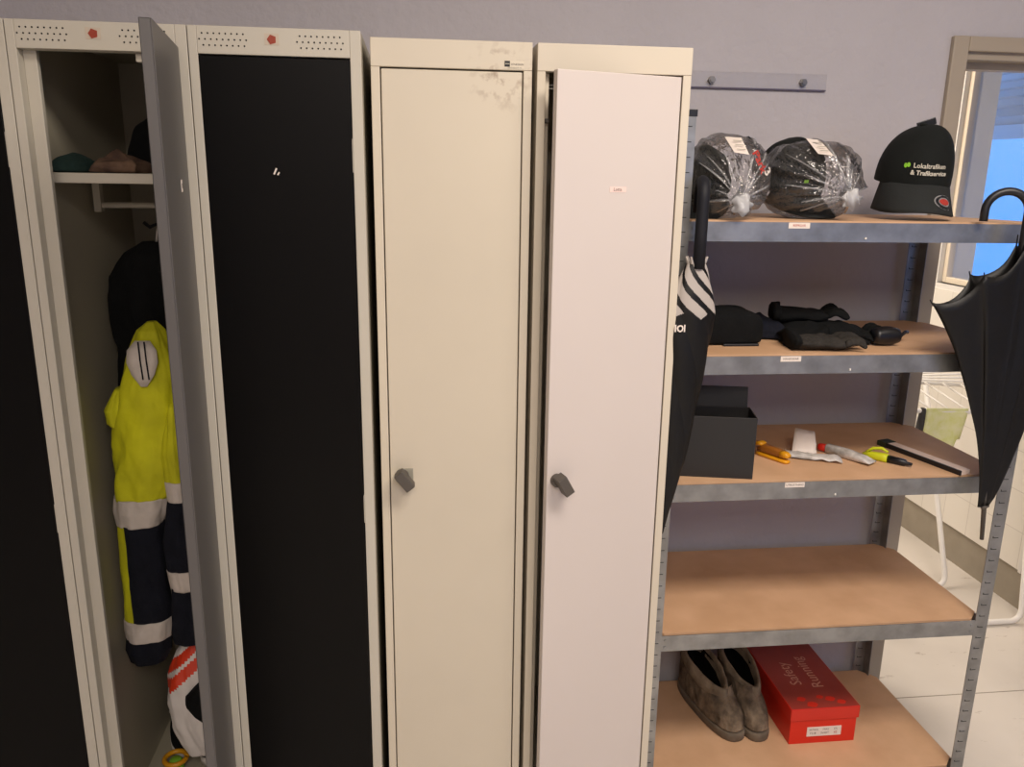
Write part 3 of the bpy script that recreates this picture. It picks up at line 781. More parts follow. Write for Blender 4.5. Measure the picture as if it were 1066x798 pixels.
heap('crumpled_cloth', 'black crumpled cloth underneath the topmost glove on the second shelf', 'cloth', rect(.945, 1.135, -.37, -.20, .014, 8), z2, .050, M['black_cloth'], seed=17, wrinkle=.55, pw=3)
glove('work_glove', 'black work glove lying at the right of the pile, fingers pointing right', (1.12, -.33), math.radians(-6), .16, M['black_cloth'], 11, z2, curl=.5)
GG = thing('safety_goggles', 'dark safety goggles with a loose temple arm right of the gloves', 'goggles', (1.185, -.375, z2))
q = MB(); q.smooth = True
rings = []
for i in range(9):
    t = i / 8; x = 1.135 + .058 * t
    r = .019 + .006 * math.sin(PI * t)
    rings.append([Vector((x, -.375 + .020 * math.cos(a), z2 + .0235 + r * math.sin(a) * .9)) for a in [2 * PI * k / 18 for k in range(18)]])
q.loft(rings); q.build('lens', M['black_plastic'], GG)
q = MB(); q.tube([(1.19, -.37, z2 + .012), (1.215, -.352, z2 + .016), (1.238, -.335, z2 + .024), (1.25, -.325, z2 + .022)], .0042, 8); q.build('temple_arm', M['black_plastic'], GG)

# ------------------------------------------------------------------ third shelf
z3 = SZ[2] + .003
BB = thing('cardboard_box', 'open black cardboard box with raised lid on the third shelf', 'box', (.765, -.385, z3), rot=(0, 0, math.radians(-12)))
w, d, hh, t = .170, .095, .146, .003
q = MB()
q.box(-w / 2, w / 2, -d / 2, -d / 2 + t, 0, hh); q.box(-w / 2, w / 2, d / 2 - t, d / 2, 0, hh)
q.box(-w / 2, -w / 2 + t, -d / 2 + t, d / 2 - t, 0, hh); q.box(w / 2 - t, w / 2, -d / 2 + t, d / 2 - t, 0, hh)
q.box(-w / 2 + t, w / 2 - t, -d / 2 + t, d / 2 - t, 0, t)
q.build('box_body', M['blackcard'], BB, local=True, bevel=.001)
q = MB()
mm = Matrix.Translation((0, d / 2, hh)) @ Matrix.Rotation(math.radians(-12), 4, 'X')
q.box(-w / 2 + .004, w / 2 - .006, 0, t, -.004, .048, mm); q.build('lid', M['blackcard'], BB, local=True, bevel=.001)

ST = thing('stapler', 'yellow-orange stapler lying beside the black box on the third shelf', 'stapler', (.946, -.315, z3), rot=(0, 0, math.radians(-62))); ST.scale = (.84, .84, .84)
def rloft(q, secs, n=14):
    rings = []
    for x, w, z0, z1 in secs:
        zc, zr = (z0 + z1) / 2, (z1 - z0) / 2
        rings.append([Vector((x, w * math.copysign(abs(math.cos(a)) ** .6, math.cos(a)), zc + zr * math.copysign(abs(math.sin(a)) ** .6, math.sin(a)))) for a in [2 * PI * k / n for k in range(n)]])
    q.smooth = True; q.loft(rings)
q = MB(); rloft(q, [(-.055, .010, 0, .010), (-.04, .014, 0, .012), (.03, .014, 0, .012), (.050, .012, 0, .011), (.056, .007, .002, .009)]); q.build('base', M['yellow'], ST, local=True)
q = MB(); rloft(q, [(-.050, .010, .012, .026), (-.03, .013, .012, .038), (.02, .013, .014, .036), (.048, .011, .017, .032), (.054, .008, .019, .028)]); q.build('handle', M['amber'], ST, local=True)
q = MB(); rloft(q, [(.030, .0138, .0135, .035), (.048, .0118, .016, .0335), (.056, .009, .018, .029)]); q.build('nose', M['yellow'], ST, local=True)
q = MB(); rloft(q, [(-.060, .012, .028, .040), (-.045, .014, .030, .044), (-.034, .012, .032, .042)]); q.build('rear_knob', M['yellow'], ST, local=True)

PB = thing('paper_wrapper', 'crumpled white paper wrapper between the stapler and the tube', 'wrapper', (1.04, -.30, z3))
q = MB(); q.smooth = True
g = [[None] * 9 for _ in range(6)]
for i in range(6):
    for j in range(9):
        u, v = j / 8, i / 5
        x = .985 + .115 * u + .006 * v; y = -.315 - .055 * u + .045 * v
        g[i][j] = Vector((x, y, z3 + .004 + .010 * abs(nz(u * 4, v * 3, 2)) + .008 * math.sin(PI * v)))
q.loft(g, closed=False); q.build('wrapper', M['tube'], PB, solid=.001)
q = MB(); q.smooth = True
pts = [(1.000, -.303, z3 + .008), (1.060, -.315, z3 + .012), (1.075, -.265, z3 + .052), (1.030, -.25, z3 + .058)]
g = []
for i in range(6):
    row = []
    for j in range(6):
        u, v = j / 5, i / 5
        p = Vector(pts[0]).lerp(Vector(pts[1]), u).lerp(Vector(pts[3]).lerp(Vector(pts[2]), u), v); p.y += .006 * nz(u * 3, v * 3, 5); row.append(p)
    g.append(row)
q.loft(g, closed=False); q.build('folded_flap', M['paper'], PB, solid=.001)

GT = thing('glue_tube', 'white and grey tube with red cap on the third shelf', 'tube', (1.135, -.325, z3), rot=(0, 0, math.radians(-58)))
q = MB(); rloft(q, [(-.058, .006, .003, .020), (-.054, .011, .001, .024), (.0, .0135, 0, .024), (.045, .016, .002, .018), (.066, .018, .006, .0095)]); q.build('tube_body', M['tube'], GT, local=True)
q = MB(); rloft(q, [(-.078, .007, .004, .018), (-.074, .009, .002, .020), (-.060, .009, .002, .020), (-.057, .007, .004, .018)]); q.build('cap', M['capred'], GT, local=True)

CU = thing('utility_cutter', 'lime and black hand tool lying right of the tube on third shelf', 'tool', (1.215, -.352, z3), rot=(0, 0, math.radians(-48)))
q = MB(); rloft(q, [(-.050, .005, .002, .012), (-.03, .010, 0, .018), (0, .012, 0, .020), (.010, .011, 0, .019)]); q.build('grip', M['lime'], CU, local=True)
q = MB(); q.smooth = True; q.tube([(-.045, .006, .012), (-.03, .012, .024), (-.01, .013, .028), (.006, .010, .022)], [.003, .004, .004, .003], 8); q.build('lever', M['lime'], CU, local=True)
q = MB(); rloft(q, [(.008, .0095, .001, .018), (.035, .009, .001, .017), (.050, .0085, .001, .016), (.054, .005, .004, .012), (.066, .0045, .005, .011)]); q.build('tip', M['black_plastic'], CU, local=True)

FR = thing('folding_rule', 'pale folding rule pointing back from the front edge of third shelf', 'ruler', (1.325, -.345, z3), rot=(0, 0, math.radians(-74)))
for k in range(5):
    q = MB(); q.box(-.115, .118, -.018 + k * .0068, -.0122 + k * .0068, 0, .012); q.build('rule_leaf', M['wood_rule'] if k > 0 else M['black_plastic'], FR, local=True, bevel=.0012)
q = MB(); q.box(-.128, -.100, -.020, .016, .0, .0135); q.build('end_joint', mat('green_black_joint', (40, 52, 34), .5), FR, local=True, bevel=.001)

# ------------------------------------------------------------------ boots and shoe box
z5 = SZ[4] + .003
def boot(loc, rz, side, label, tilt=0.0):
    T = thing('work_boot', label, 'boot', loc, rot=(0, 0, rz), group='pair of work boots'); T.scale = (.88, .95, 1.10)
    n = 36
    def ring(z, yf, yb, wf, wb, pw=2.7, dx=0.0):
        """outline at height z: yf toe limit (negative), yb heel limit"""
        r = []; yc = (yf + yb) / 2; hl = (yb - yf) / 2
        for k in range(n):
            a = 2 * PI * k / n; cy_ = math.cos(a); sx_ = math.sin(a)
            y = yc + hl * math.copysign(abs(cy_) ** (2 / pw), cy_)
            f = (y - yf) / max(1e-6, yb - yf)
            w = wf + (wb - wf) * min(1, max(0, f))
            x = w * math.copysign(abs(sx_) ** (2 / pw), sx_) + side * .012 * (1 - f) ** 2 + dx
            r.append(Vector((x, y, z)))
        return r
    q = MB(); q.smooth = True
    q.loft([ring(0, -.185, .105, .050, .037), ring(.004, -.188, .107, .053, .039), ring(.019, -.189, .108, .054, .040), ring(.023, -.187, .107, .053, .039)]); q.build('sole', M['sole'], T, local=True)
    q = MB(); q.smooth = True
    q.loft([ring(.020, -.185, .105, .052, .038), ring(.030, -.186, .105, .0535, .039), ring(.034, -.182, .104, .052, .038), ring(.046, -.182, .104, .052, .038), ring(.062, -.174, .105, .051, .038), ring(.074, -.156, .104, .049, .038), ring(.082, -.142, .102, .047, .039), ring(.088, -.130, .100, .045, .040), ring(.096, -.122, .099, .044, .041), ring(.106, -.116, .099, .044, .042), ring(.112, -.112, .099, .044, .043)], cap1=False)
    u = q.build('upper', M['boot'], T, local=True, subsurf=1)
    for v in u.data.vertices:
        k = .004 * nz(v.co.x * 40, v.co.y * 40, v.co.z * 40 + side) + .003 * math.sin(v.co.z * 300 + v.co.y * 80) * max(0, min(1, (-v.co.y) / .1)) * (v.co.z > .05)
        v.co.z += k; v.co.x *= 1 + k * 2
    # padded collar slanting down to a point at the instep, and the dark opening
    col = []
    for k in range(n):
        a = 2 * PI * k / n; h_ = .5 + .5 * math.cos(a)
        x = .048 * math.sin(a) * (.66 + .34 * h_ ** .6) * 1.06; y = -.012 + .103 * math.cos(a)
        z = .101 + .044 * h_ ** .9
        col.append((x, y, z))
    def sc(f, dz): return [Vector((x * f, -.012 + (y + .012) * (1 + (f - 1) * .8), z + dz)) for x, y, z in col]
    q = MB(); q.smooth = True
    q.loft([sc(.96, -.034), sc(1.09, -.028), sc(1.14, -.010), sc(1.10, .006), sc(.98, .012), sc(.84, .004), sc(.78, -.020)], cap0=False, cap1=False); c_ = q.build('collar', mat('dusty_padded_collar', (142, 128, 110), .95, rgb2=(104, 92, 78), vscale=24, bump=.5, bscale=70, spec=.1), T, local=True, subsurf=1)
    for v in c_.data.vertices:
        v.co += Vector((1, .5, .6)) * .004 * nz(v.co.x * 45 + side, v.co.y * 45, v.co.z * 45)
    q = MB(); q.smooth = True
    q.loft([sc(.83, -.004), sc(.80, -.03), [Vector((x * .7, -.012 + (y + .012) * .7, .045)) for x, y, z in col], [Vector((x * .5, -.012 + (y + .012) * .5, .035)) for x, y, z in col]], cap0=False, cap1=True); q.build('lining', M['bootin'], T, local=True)
    q = MB(); q.add([(-.013, .0735, .143), (.013, .0735, .143), (.013, .068, .124), (-.013, .068, .124)], [(0, 1, 2, 3)]); q.build('size_tag', mat('grey_woven_tag', (120, 112, 104), .8), T, local=True, solid=.001)
    return T
boot((.876, -.150, z5), math.radians(13), 1, 'left work boot of the dusty pair, further from the red box')
boot((.981, -.150, z5), math.radians(5), -1, 'right work boot of the dusty pair, next to the red box')

RB = thing('shoe_box', 'red shoe box with lid and white label beside the boots on bottom shelf', 'box', (1.150, -.195, z5))
bw, bd, bh = .190, .300, .110
q = MB(); q.box(-bw / 2 + .002, bw / 2 - .002, -bd / 2 + .002, bd / 2 - .002, 0, bh - .004); q.build('box_body', M['redbox'], RB, local=True, bevel=.001)
q = MB(); t = .002
q.box(-bw / 2 - t, bw / 2 + t, -bd / 2 - t, bd / 2 + t, bh - .002, bh)
q.box(-bw / 2 - t, -bw / 2, -bd / 2 - t, bd / 2 + t, bh - .036, bh - .002); q.box(bw / 2, bw / 2 + t, -bd / 2 - t, bd / 2 + t, bh - .036, bh - .002)
q.box(-bw / 2, bw / 2, -bd / 2 - t, -bd / 2, bh - .036, bh - .002); q.box(-bw / 2, bw / 2, bd / 2, bd / 2 + t, bh - .036, bh - .002)
ld = q.build('lid', M['redlid'], RB, local=True, bevel=.001)
q = MB(); q.box(-bw / 2, bw / 2, -bd / 2, bd / 2, bh, bh + .0002); q.build('printed_top', mat('dull_red_print', (156, 58, 48), .35, var=.12, vscale=14), ld, local=True)
q = MB(); q.box(-.045, .052, -bd / 2 + .0008, -bd / 2 + .002, .022, .050); lb = q.build('size_label', M['paper'], RB, local=True)
for s, x, z, sz in (('ARTIKEL', -.026, .042, .007), ('FARG', .008, .042, .007), ('STL', .036, .042, .007), ('7218', -.028, .031, .009), ('SVART', .006, .031, .008), ('42', .036, .031, .010)):
    lettering(s, sz, lambda a, b, x=x, z=z: Vector((x + a, -bd / 2 + .0005, z + b)), M['ink'] if s != '42' else M['redprint'], lb, local=True)
tf = mat('faded_white_print', (206, 150, 130), .5)
lettering('Safety', .046, lambda a, b: Vector((-.030 - b, .006 + a, bh + .0004)), tf, ld, local=True)
lettering('Running', .046, lambda a, b: Vector((.026 - b, .010 + a, bh + .0004)), tf, ld, local=True)
for x, y, r in ((-.05, -.11, .010), (.03, -.115, .011), (-.03, -.135, .012), (.055, -.130, .010), (.005, -.105, .008)):
    q = MB(); q.add([(x + r * 1.3 * math.cos(2 * PI * k / 9) * (1 + .25 * math.sin(3 * k)), y + r * math.sin(2 * PI * k / 9), bh + .0003) for k in range(9)], [tuple(range(9))]); q.build('print_mark', M['redbox'], ld, local=True)

# ------------------------------------------------------------------ umbrellas
def arc_pts(c, r, a0, a1, ex, ez, n=12): return [Vector(c) + ex * (r * math.cos(a0 + (a1 - a0) * k / n)) + ez * (r * math.sin(a0 + (a1 - a0) * k / n)) for k in range(n + 1)]
UR = thing('umbrella', 'loosely closed black umbrella hooked over right end of the top shelf', 'umbrella', (1.365, -.515, .763))
hd = Vector((-.92, .39, 0)).normalized(); up = Vector((0, 0, 1))
hc = Vector((1.362, -.515, 1.512)) + hd * .041
pts = [Vector((1.362, -.515, 1.40)), Vector((1.362, -.515, 1.47))] + arc_pts(hc, .041, PI, 0, hd, up, 14) + [hc + hd * .041 + Vector((0, 0, -.022))]
q = MB(); q.smooth = True; q.tube(pts, .0085, 14); q.build('crook_handle', M['black_plastic'], UR)
q = MB(); q.smooth = True; q.cyl((1.362, -.515, 1.405), (1.372, -.515, .84), .005); q.build('shaft', M['steel'], UR)
q = MB(); q.smooth = True; q.tube([(1.374, -.515, .848), (1.3745, -.515, .842), (1.382, -.515, .763)], [.011, .0055, .0045], 12); q.build('ferrule', M['rubber'], UR)
def canopy(T, base, flare, LL, ysq, EX, spikes=True, N=96, ribs=8):
    """loosely furled canopy: ribs fan up from the ferrule, cloth sags between them"""
    bx0 = Vector(base); q = MB(); q.smooth = True
    def ribdir(k):
        a = 2 * PI * k / ribs; return a, flare[k % ribs]
    def pt(j, s):
        t = j / N * ribs; k = int(t) % ribs; f = t - int(t)
        a0, r0 = ribdir(k); a1, r1 = ribdir(k + 1); a1 = a0 + 2 * PI / ribs
        w_ = 3 * f * f - 2 * f ** 3; a = a0 + (a1 - a0) * f; r = r0 + (r1 - r0) * w_; L = LL[k] + (LL[(k + 1) % ribs] - LL[k]) * w_; ex = EX[k] + (EX[(k + 1) % ribs] - EX[k]) * w_
        sag = math.sin(PI * f)
        rr = (r * s ** ex) * (1 - (.50 - .32 * s ** 3) * sag * (.25 + .75 * s)) + .009 * (1 - s) + .004
        rr += .006 * s * nz(a * 3, s * 6, 3)
        hgt = (L * s) * math.cos(min(1.2, r / L * .9)) * (1 - .035 * sag * s)
        return Vector((bx0.x + rr * math.cos(a) - .012 * s, bx0.y + ysq * rr * math.sin(a), bx0.z + hgt))
    rows = [[pt(j, i / 26) for j in range(N)] for i in range(27)]
    q.loft(rows, cap0=True, cap1=False)
    cp = q.build('canopy', M['umbrella'], T, solid=.0012)
    if spikes:
        for k in range(ribs):
            p = pt(int(k * N / ribs), 1.0); p0 = pt(int(k * N / ribs), .93); dd = (p - p0).normalized()
            q = MB(); q.tube([p - dd * .01, p + dd * (.006 if k in (3, 4, 5) else .020)], [.0018, .0013], 6); q.build('rib_tip', M['black_plastic'], T)
    tie = None
    return cp
canopy(UR, (1.371, -.515, .845), [.150, .06, .05, .125, .182, .128, .06, .09], [.59, .60, .60, .545, .502, .548, .60, .60], .27, [.75, .9, 1.1, 1.3, 1.75, 1.35, 1.0, .85])
UL = thing('umbrella', 'furled black umbrella with grey striped rim between cream locker and shelf', 'umbrella', (.63, -.497, .80))
q = MB(); q.smooth = True; N = 240; rows = []
axis = lambda z: Vector((.614 + (.652 - .614) * (z - .80) / .6, -.500, 0))
def ulr(z):
    for (z0, r0), (z1, r1) in zip([(.80, .004), (.85, .010), (.97, .030), (1.14, .043), (1.25, .050), (1.30, .050), (1.34, .041), (1.375, .029), (1.40, .020), (1.405, .010)], [(.85, .010), (.97, .030), (1.14, .043), (1.25, .050), (1.30, .050), (1.34, .041), (1.375, .029), (1.40, .020), (1.405, .010), (9, .01)]):
        if z <= z1: return r0 + (r1 - r0) * (z - z0) / (z1 - z0)
    return .01
zs = [.80 + .605 * i / 320 for i in range(321)]
for z in zs:
    a0 = 9 * (z - 1.2); row = []
    for j in range(N):
        a = 2 * PI * j / N; ph = 5 * (a + a0)
        r = ulr(z) * (1 + .10 * abs(math.sin(ph / 2)) - .03)
        row.append(axis(z) + Vector((r * math.cos(a), .52 * r * math.sin(a), z)))
    rows.append(row)
def lo_mat(i, j):
    z = zs[i] + .003; a = 2 * PI * (j + .5) / N; zig = 1.288 + .014 * abs(math.sin(2.5 * (a - 7 * (z - 1.3))))
    if z < zig: return 0
    s = (6 * (a + 26 * (z - 1.2)) / (2 * PI)) % 1.0
    return 1 if s < .62 else 0
n0 = len(q.f); q.loft(rows)
for i in range(320):
    for j in range(N): q.mi[n0 + i * N + j] = lo_mat(i, j)
uc = q.build('canopy', [M['umbrella'], M['stripe']], UL)
lettering('IOI', .020, lambda a, b: axis(1.27) + Vector((-.026 + a * .9, -.0275 - .012 * (1 - abs(a) * 20) + .012, 1.268 + b)), M['paper'], uc, bold=.0008)
q = MB(); q.smooth = True
e1 = Vector((.22, .97, 0)).normalized()
hb = Vector((.655, -.506, 0))
pts = [hb + Vector((0, 0, z)) for z in (1.39, 1.46, 1.51, 1.525)] + arc_pts(hb + Vector((0, 0, 1.53)) + e1 * .034, .034, PI, 0, e1, up, 12) + [hb + Vector((0, 0, 1.50)) + e1 * .068]
q.tube(pts, .0125, 14); q.build('crook_handle', mat('navy_black_plastic', (22, 23, 30), .6, spec=.3), UL)
for k in range(8):
    a = 2 * PI * k / 8; p = axis(1.40) + Vector((.017 * math.cos(a), .012 * math.sin(a), 1.40))
    q = MB(); q.tube([p, p + Vector((.006 * math.cos(a), .004 * math.sin(a), .014))], [.0035, .002], 6); q.build('rib_tip', M['stripe'], UL)

# ------------------------------------------------------------------ contents of the open locker
def garment_loft(q, secs, n=88, wr=.10, seed=0, fold=7, clampx=None):
    q.smooth = True; rings = []
    # resample
    S = []
    for (z0, x0, x1, y0, y1), (z2_, a0, a1, b0, b1) in zip(secs[:-1], secs[1:]):
        for k in range(10):
            f = k / 10; S.append((z0 + (z2_ - z0) * f, x0 + (a0 - x0) * f, x1 + (a1 - x1) * f, y0 + (b0 - y0) * f, y1 + (b1 - y1) * f))
    S.append(secs[-1])
    for z, xa, xb, ya, yb in S:
        cx, cy, rx, ry = (xa + xb) / 2, (ya + yb) / 2, (xb - xa) / 2, (yb - ya) / 2
        row = []
        for j in range(n):
            a = 2 * PI * j / n
            k = 1 + wr * (.6 * math.sin(fold * a + 5 * nz(z * 5, seed, 1)) * .5 + nz(math.cos(a) * 2.2 + seed, math.sin(a) * 2.2, z * 9) + .55 * nz(math.cos(a) * 4 + z * 10, math.sin(a) * 4 + seed, z * 22) + .3 * nz(math.cos(a) * 9, math.sin(a) * 9 + z * 20, z * 30 + seed))
            x = cx + rx * k * math.cos(a); y = cy + ry * k * math.sin(a)
            if clampx is not None: x = max(clampx, x)
            row.append(Vector((x, y, z)))
        rings.append(row)
    q.loft(rings)
LX = -.6065
JK = thing('dark_jacket', 'black jacket hanging from the hook in the open locker behind the yellow clothes', 'jacket', (-.52, -.2, 1.0))
q = MB(); garment_loft(q, [(1.42, -.515, -.475, -.285, -.235), (1.395, -.555, -.455, -.30, -.21), (1.34, -.598, -.42, -.31, -.16), (1.25, -.604, -.40, -.315, -.12), (1.12, -.604, -.39, -.31, -.12), (.98, -.600, -.39, -.30, -.13), (.80, -.595, -.40, -.28, -.13)], seed=2, clampx=LX); q.build('body', M['black_cloth'], JK)
q = MB(); q.smooth = True; q.tube([(-.474, -.267, 1.458), (-.480, -.267, 1.44), (-.485, -.266, 1.41)], .003, 8); q.build('hanging_loop', M['stripe'], JK)
HV = thing('hi_vis_coverall', 'yellow and navy hi-vis coverall with reflective bands hanging in the open locker', 'coverall', (-.52, -.36, .47))
q = MB(); garment_loft(q, [(1.262, -.486, -.468, -.375, -.355), (1.245, -.506, -.452, -.395, -.34), (1.20, -.528, -.436, -.41, -.325), (1.15, -.545, -.432, -.415, -.32), (1.10, -.560, -.430, -.42, -.32), (1.03, -.573, -.428, -.42, -.32), (.95, -.580, -.435, -.42, -.32), (.873, -.588, -.470, -.415, -.325)], seed=5, wr=.12, fold=6, clampx=LX); q.build('torso', M['hivis'], HV)
q = MB(); q.smooth = True
g = [[Vector((-.486 + (u - .5) * w_, y_, z_)) for u in (0, .25, .5, .75, 1)] for z_, w_, y_ in ((1.228, .030, -.408), (1.21, .058, -.417), (1.185, .062, -.421), (1.16, .045, -.423), (1.135, .012, -.424))]
q.loft(g, closed=False); q.build('hood_lining', M['band'], HV, solid=.003)
for xx in (-.492, -.480):
    q = MB(); q.tube([(xx, -.417, 1.228), (xx + .003, -.424, 1.19), (xx + .006, -.4265, 1.15)], .0016, 6); q.build('drawstring', M['navy_cloth'], HV)
q = MB(); garment_loft(q, [(1.12, -.562, -.53, -.40, -.34), (1.075, -.588, -.535, -.405, -.335), (1.045, -.585, -.54, -.40, -.34), (1.032, -.572, -.548, -.395, -.345)], seed=8, wr=.08, clampx=LX); q.build('short_sleeve', M['hivis'], HV)
q = MB(); garment_loft(q, [(.876, -.589, -.470, -.418, -.322), (.845, -.592, -.474, -.42, -.32), (.812, -.590, -.490, -.416, -.324)], seed=5, wr=.10, clampx=LX); q.build('reflective_band', M['band'], HV)
def leg_sec(): return [(.815, -.590, -.490, -.412, -.328), (.74, -.591, -.488, -.412, -.328), (.674, -.592, -.495, -.41, -.33), (.575, -.594, -.490, -.41, -.33)]
q = MB(); n = 88; garment_loft(q, leg_sec(), seed=11, wr=.06, clampx=LX)
for idx in range(len(q.f)):
    j = idx % n; a = 2 * PI * j / n
    if idx < (len(q.f) - 2) and PI * .88 < a < PI * 1.32: q.mi[idx] = 1
q.build('trouser_leg', [M['navy_cloth'], M['hivis']], HV)
q = MB(); garment_loft(q, [(.580, -.595, -.488, -.415, -.325), (.555, -.596, -.490, -.417, -.323), (.533, -.596, -.495, -.415, -.325)], seed=11, wr=.08, clampx=LX); q.build('reflective_band', M['band'], HV)
q = MB(); garment_loft(q, [(.535, -.595, -.496, -.41, -.33), (.50, -.600, -.500, -.41, -.33), (.468, -.592, -.516, -.40, -.34)], seed=11, wr=.06, clampx=LX); q.build('trouser_cuff', M['navy_cloth'], HV)
q = MB(); garment_loft(q, [(1.09, -.450, -.424, -.42, -.36), (.98, -.474, -.412, -.43, -.36), (.918, -.470, -.410, -.43, -.36)], seed=13, wr=.1); q.build('sleeve', M['hivis'], HV)
q = MB(); garment_loft(q, [(.922, -.471, -.409, -.432, -.358), (.876, -.470, -.410, -.43, -.36)], seed=13, wr=.06); q.build('reflective_band', M['band'], HV)
q = MB(); garment_loft(q, [(.880, -.468, -.412, -.428, -.362), (.775, -.489, -.405, -.43, -.36), (.705, -.484, -.408, -.425, -.365)], seed=14, wr=.08); q.build('sleeve_end', M['navy_cloth'], HV)
q = MB(); garment_loft(q, [(.710, -.485, -.406, -.43, -.36), (.663, -.480, -.408, -.428, -.362)], seed=14, wr=.06); q.build('reflective_band', M['band'], HV)
q = MB(); garment_loft(q, [(.668, -.478, -.410, -.425, -.365), (.55, -.490, -.41, -.42, -.36), (.52, -.485, -.42, -.41, -.365)], seed=15, wr=.08); q.build('trouser_leg', M['navy_cloth'], HV)

ztop = 1.5625
heap('knit_glove', 'teal and black knitted glove lying left on the locker shelf', 'glove', rect(-.600, -.548, -.455, -.38, .010, 4), ztop, .038, M['teal_cloth'], seed=3)
heap('tan_work_glove', 'tan crumpled work glove on the locker shelf right of the teal glove', 'glove', rect(-.542, -.46, -.45, -.36, .012, 5), ztop, .040, M['tan_cloth'], seed=9, wrinkle=.5)
heap('black_hat', 'black knitted hat at the back of the locker shelf', 'hat', rect(-.51, -.38, -.34, -.22, .01, 6), ztop, .13, M['black_cloth'], seed=12)
# carrier bag
CB = thing('carrier_bag', 'white carrier bag with red stripes slumped in bottom of the open locker', 'bag', (-.47, -.33, .2))
q = MB()
garment_loft(q, [(.515, -.468, -.445, -.35, -.33), (.47, -.498, -.425, -.37, -.31), (.405, -.526, -.41, -.38, -.29), (.34, -.530, -.40, -.385, -.29), (.28, -.526, -.40, -.385, -.29), (.23, -.512, -.40, -.38, -.30), (.195, -.500, -.41, -.37, -.31)], seed=21, wr=.12, fold=5)
n = 88
for idx in range(len(q.f) - 2):
    c = sum((q.v[i] for i in q.f[idx]), Vector()) / 4
    t = (c.z - .405) - .9 * (c.x + .53)
    if (c.z > .375 and c.z < .5) and ((0.0 < t < .026) or (.045 < t < .075) or (-.045 < t < -.012)): q.mi[idx] = 1
q.build('bag_body', [M['bagwhite'], M['bagred']], CB)
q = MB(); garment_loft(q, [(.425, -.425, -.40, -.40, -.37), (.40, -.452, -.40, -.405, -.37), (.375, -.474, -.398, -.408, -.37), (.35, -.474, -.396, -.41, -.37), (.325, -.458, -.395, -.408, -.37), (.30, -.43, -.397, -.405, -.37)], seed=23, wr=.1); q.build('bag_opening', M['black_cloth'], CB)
def sneaker(loc, rz, label):
    T = thing('sneaker', label, 'shoe', loc, rot=(0, 0, rz), group='black shoes in the locker')
    n = 28
    def ring(z, yf, yb, w): return [Vector((w * math.sin(2 * PI * k / n) * (.85 + .15 * math.cos(2 * PI * k / n + PI)), (yf + yb) / 2 + (yb - yf) / 2 * math.cos(2 * PI * k / n), z)) for k in range(n)]
    q = MB(); q.smooth = True; q.loft([ring(0, -.13, .13, .043), ring(.022, -.132, .132, .045)]); q.build('sole', M['white_plastic'], T, local=True)
    q = MB(); q.smooth = True; q.loft([ring(.022, -.129, .129, .044), ring(.045, -.124, .128, .043), ring(.065, -.08, .126, .040), ring(.085, -.02, .122, .036), ring(.098, .02, .12, .033), ring(.09, .03, .112, .026), ring(.05, .03, .11, .026)], cap0=False); q.build('upper', M['black_cloth'], T, local=True)
    q = MB(); q.smooth = True; q.tube([(-.036, -.03, .075), (0, -.055, .079), (.036, -.03, .075)], .004, 8); q.build('stripe', M['white_plastic'], T, local=True)
    return T
lz = .120
sneaker((-.553, -.150, lz), math.radians(10), 'black sneaker on the locker floor against the left side panel')
sneaker((-.452, -.18, lz), math.radians(-6), 'black sneaker on the locker floor under the carrier bag')
YR_ = thing('tape_roll', 'yellow ring-shaped roll with green core at bottom of the open locker', 'tape roll', (-.535, -.318, lz))
q = MB(); q.smooth = True
q.tube([(-.535 + .026 * math.cos(2 * PI * k / 24), -.318 + .026 * math.sin(2 * PI * k / 24), lz + .035) for k in range(25)], .006, 10)
q.build('ring', M['yellow'], YR_)
q = MB(); q.smooth = True; q.loft([[Vector((-.535 + r * math.cos(2 * PI * k / 20), -.318 + r * math.sin(2 * PI * k / 20), z)) for k in range(20)] for r, z in ((.018, lz), (.020, lz + .02), (.012, lz + .034))]); q.build('core', M['green'], YR_)

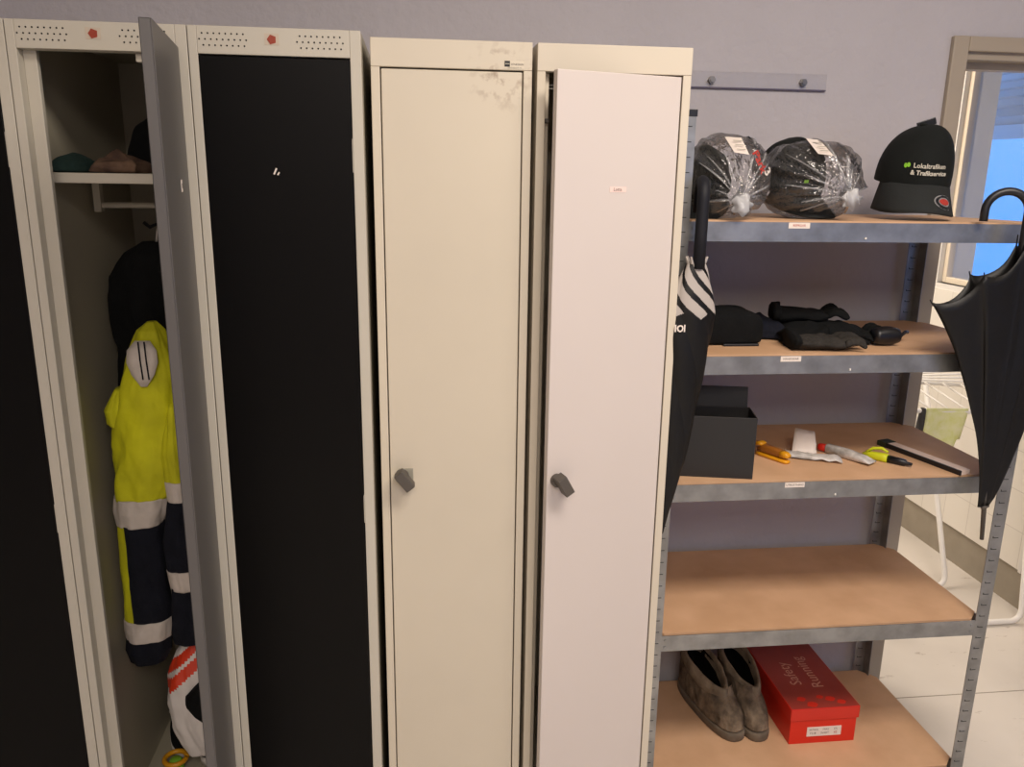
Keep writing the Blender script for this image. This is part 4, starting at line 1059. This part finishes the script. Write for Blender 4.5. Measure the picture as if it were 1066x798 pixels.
# ------------------------------------------------------------------ drying rack in the next room
DR = thing('drying_rack', 'white metal clothes drying rack standing in the next room', 'drying rack', (2.0, .6, 0))
def frame(y0, y1, x0, x1, zt, nm):
    q = MB(); q.smooth = True; r = .05
    pts = [Vector((x0, y1, zt))]
    dv = (Vector((x0, y0, .012)) - Vector((x0, y1, zt))).normalized()
    pts.append(Vector((x0, y0, .012)) - dv * r)
    for k in range(1, 6):
        t = k / 6; a = Vector((x0, y0, .012)) - dv * r; b = Vector((x0, y0, .012)); c = Vector((x0 + r, y0, .012))
        pts.append(a * (1 - t) ** 2 + b * 2 * t * (1 - t) + c * t * t)
    pts.append(Vector((x0 + r, y0, .012))); pts.append(Vector((x1 - r, y0, .012)))
    for k in range(1, 6):
        t = k / 6; a = Vector((x1 - r, y0, .012)); b = Vector((x1, y0, .012)); c = b - dv * r
        pts.append(a * (1 - t) ** 2 + b * 2 * t * (1 - t) + c * t * t)
    pts.append(Vector((x1, y0, .012)) - dv * r); pts.append(Vector((x1, y1, zt)))
    q.tube(pts, .0105, 12); return q.build(nm, M['white_tube'], DR)
frame(.325, .42, 1.72, 2.275, .80, 'leg_frame')
frame(.60, .92, 1.72, 2.165, .80, 'leg_frame')
q = MB(); q.smooth = True
q.tube([(1.70, .43, .80), (2.28, .36, .80)], .008, 10); q.build('side_rail', M['white_tube'], DR)
q = MB(); q.smooth = True; q.tube([(1.70, .95, .80), (2.27, .74, .80)], .008, 10); q.build('side_rail', M['white_tube'], DR)
for k in range(9):
    x = 1.74 + k * .062; f = (x - 1.70) / .58
    q = MB(); q.smooth = True; q.tube([(x, .43 - .07 * f, .802), (x + .10, .94 - .20 * f - .04, .802)], .004, 8); q.build('rail', M['white_tube'], DR)
for k in range(4):
    q = MB(); q.smooth = True; q.tube([(1.86 + k * .02, .92, .80), (2.24, .55 + k * .03, .86 + .012 * k)], .004, 8); q.build('raised_rail', M['white_tube'], DR)
TC = MB(); TC.smooth = True
g = []
for i in range(9):
    t = i / 8; row = []
    for j in range(13):
        u = j / 12; x = 1.838 + .145 * u
        yy = .432 - .06 * (x - 1.70) / .58 - .012 - .010 * math.sin(u * 9 + t * 2) * t
        drop = .115 + .05 * math.sin(PI * u) * (u < .9)
        row.append(Vector((x - .010 * t, yy, .812 - drop * t)))
    g.append(row)
TC.loft(g, closed=False)
tag(TC.build('green_cloth', M['green_cloth'], solid=.003, origin=(1.91, .40, .70)), 'pale yellow-green cloth hanging over the front rail of the drying rack', 'cloth')
q = MB(); garment_loft(q, [(.81, 1.822, 1.836, .40, .425), (.77, 1.816, 1.838, .398, .427), (.72, 1.812, 1.836, .398, .428), (.70, 1.815, 1.832, .40, .425)], n=16, wr=.05)
tag(q.build('dark_sock', M['dark_sock'], origin=(1.825, .41, .70)), 'dark grey sock hanging left of the green cloth on the drying rack', 'sock')
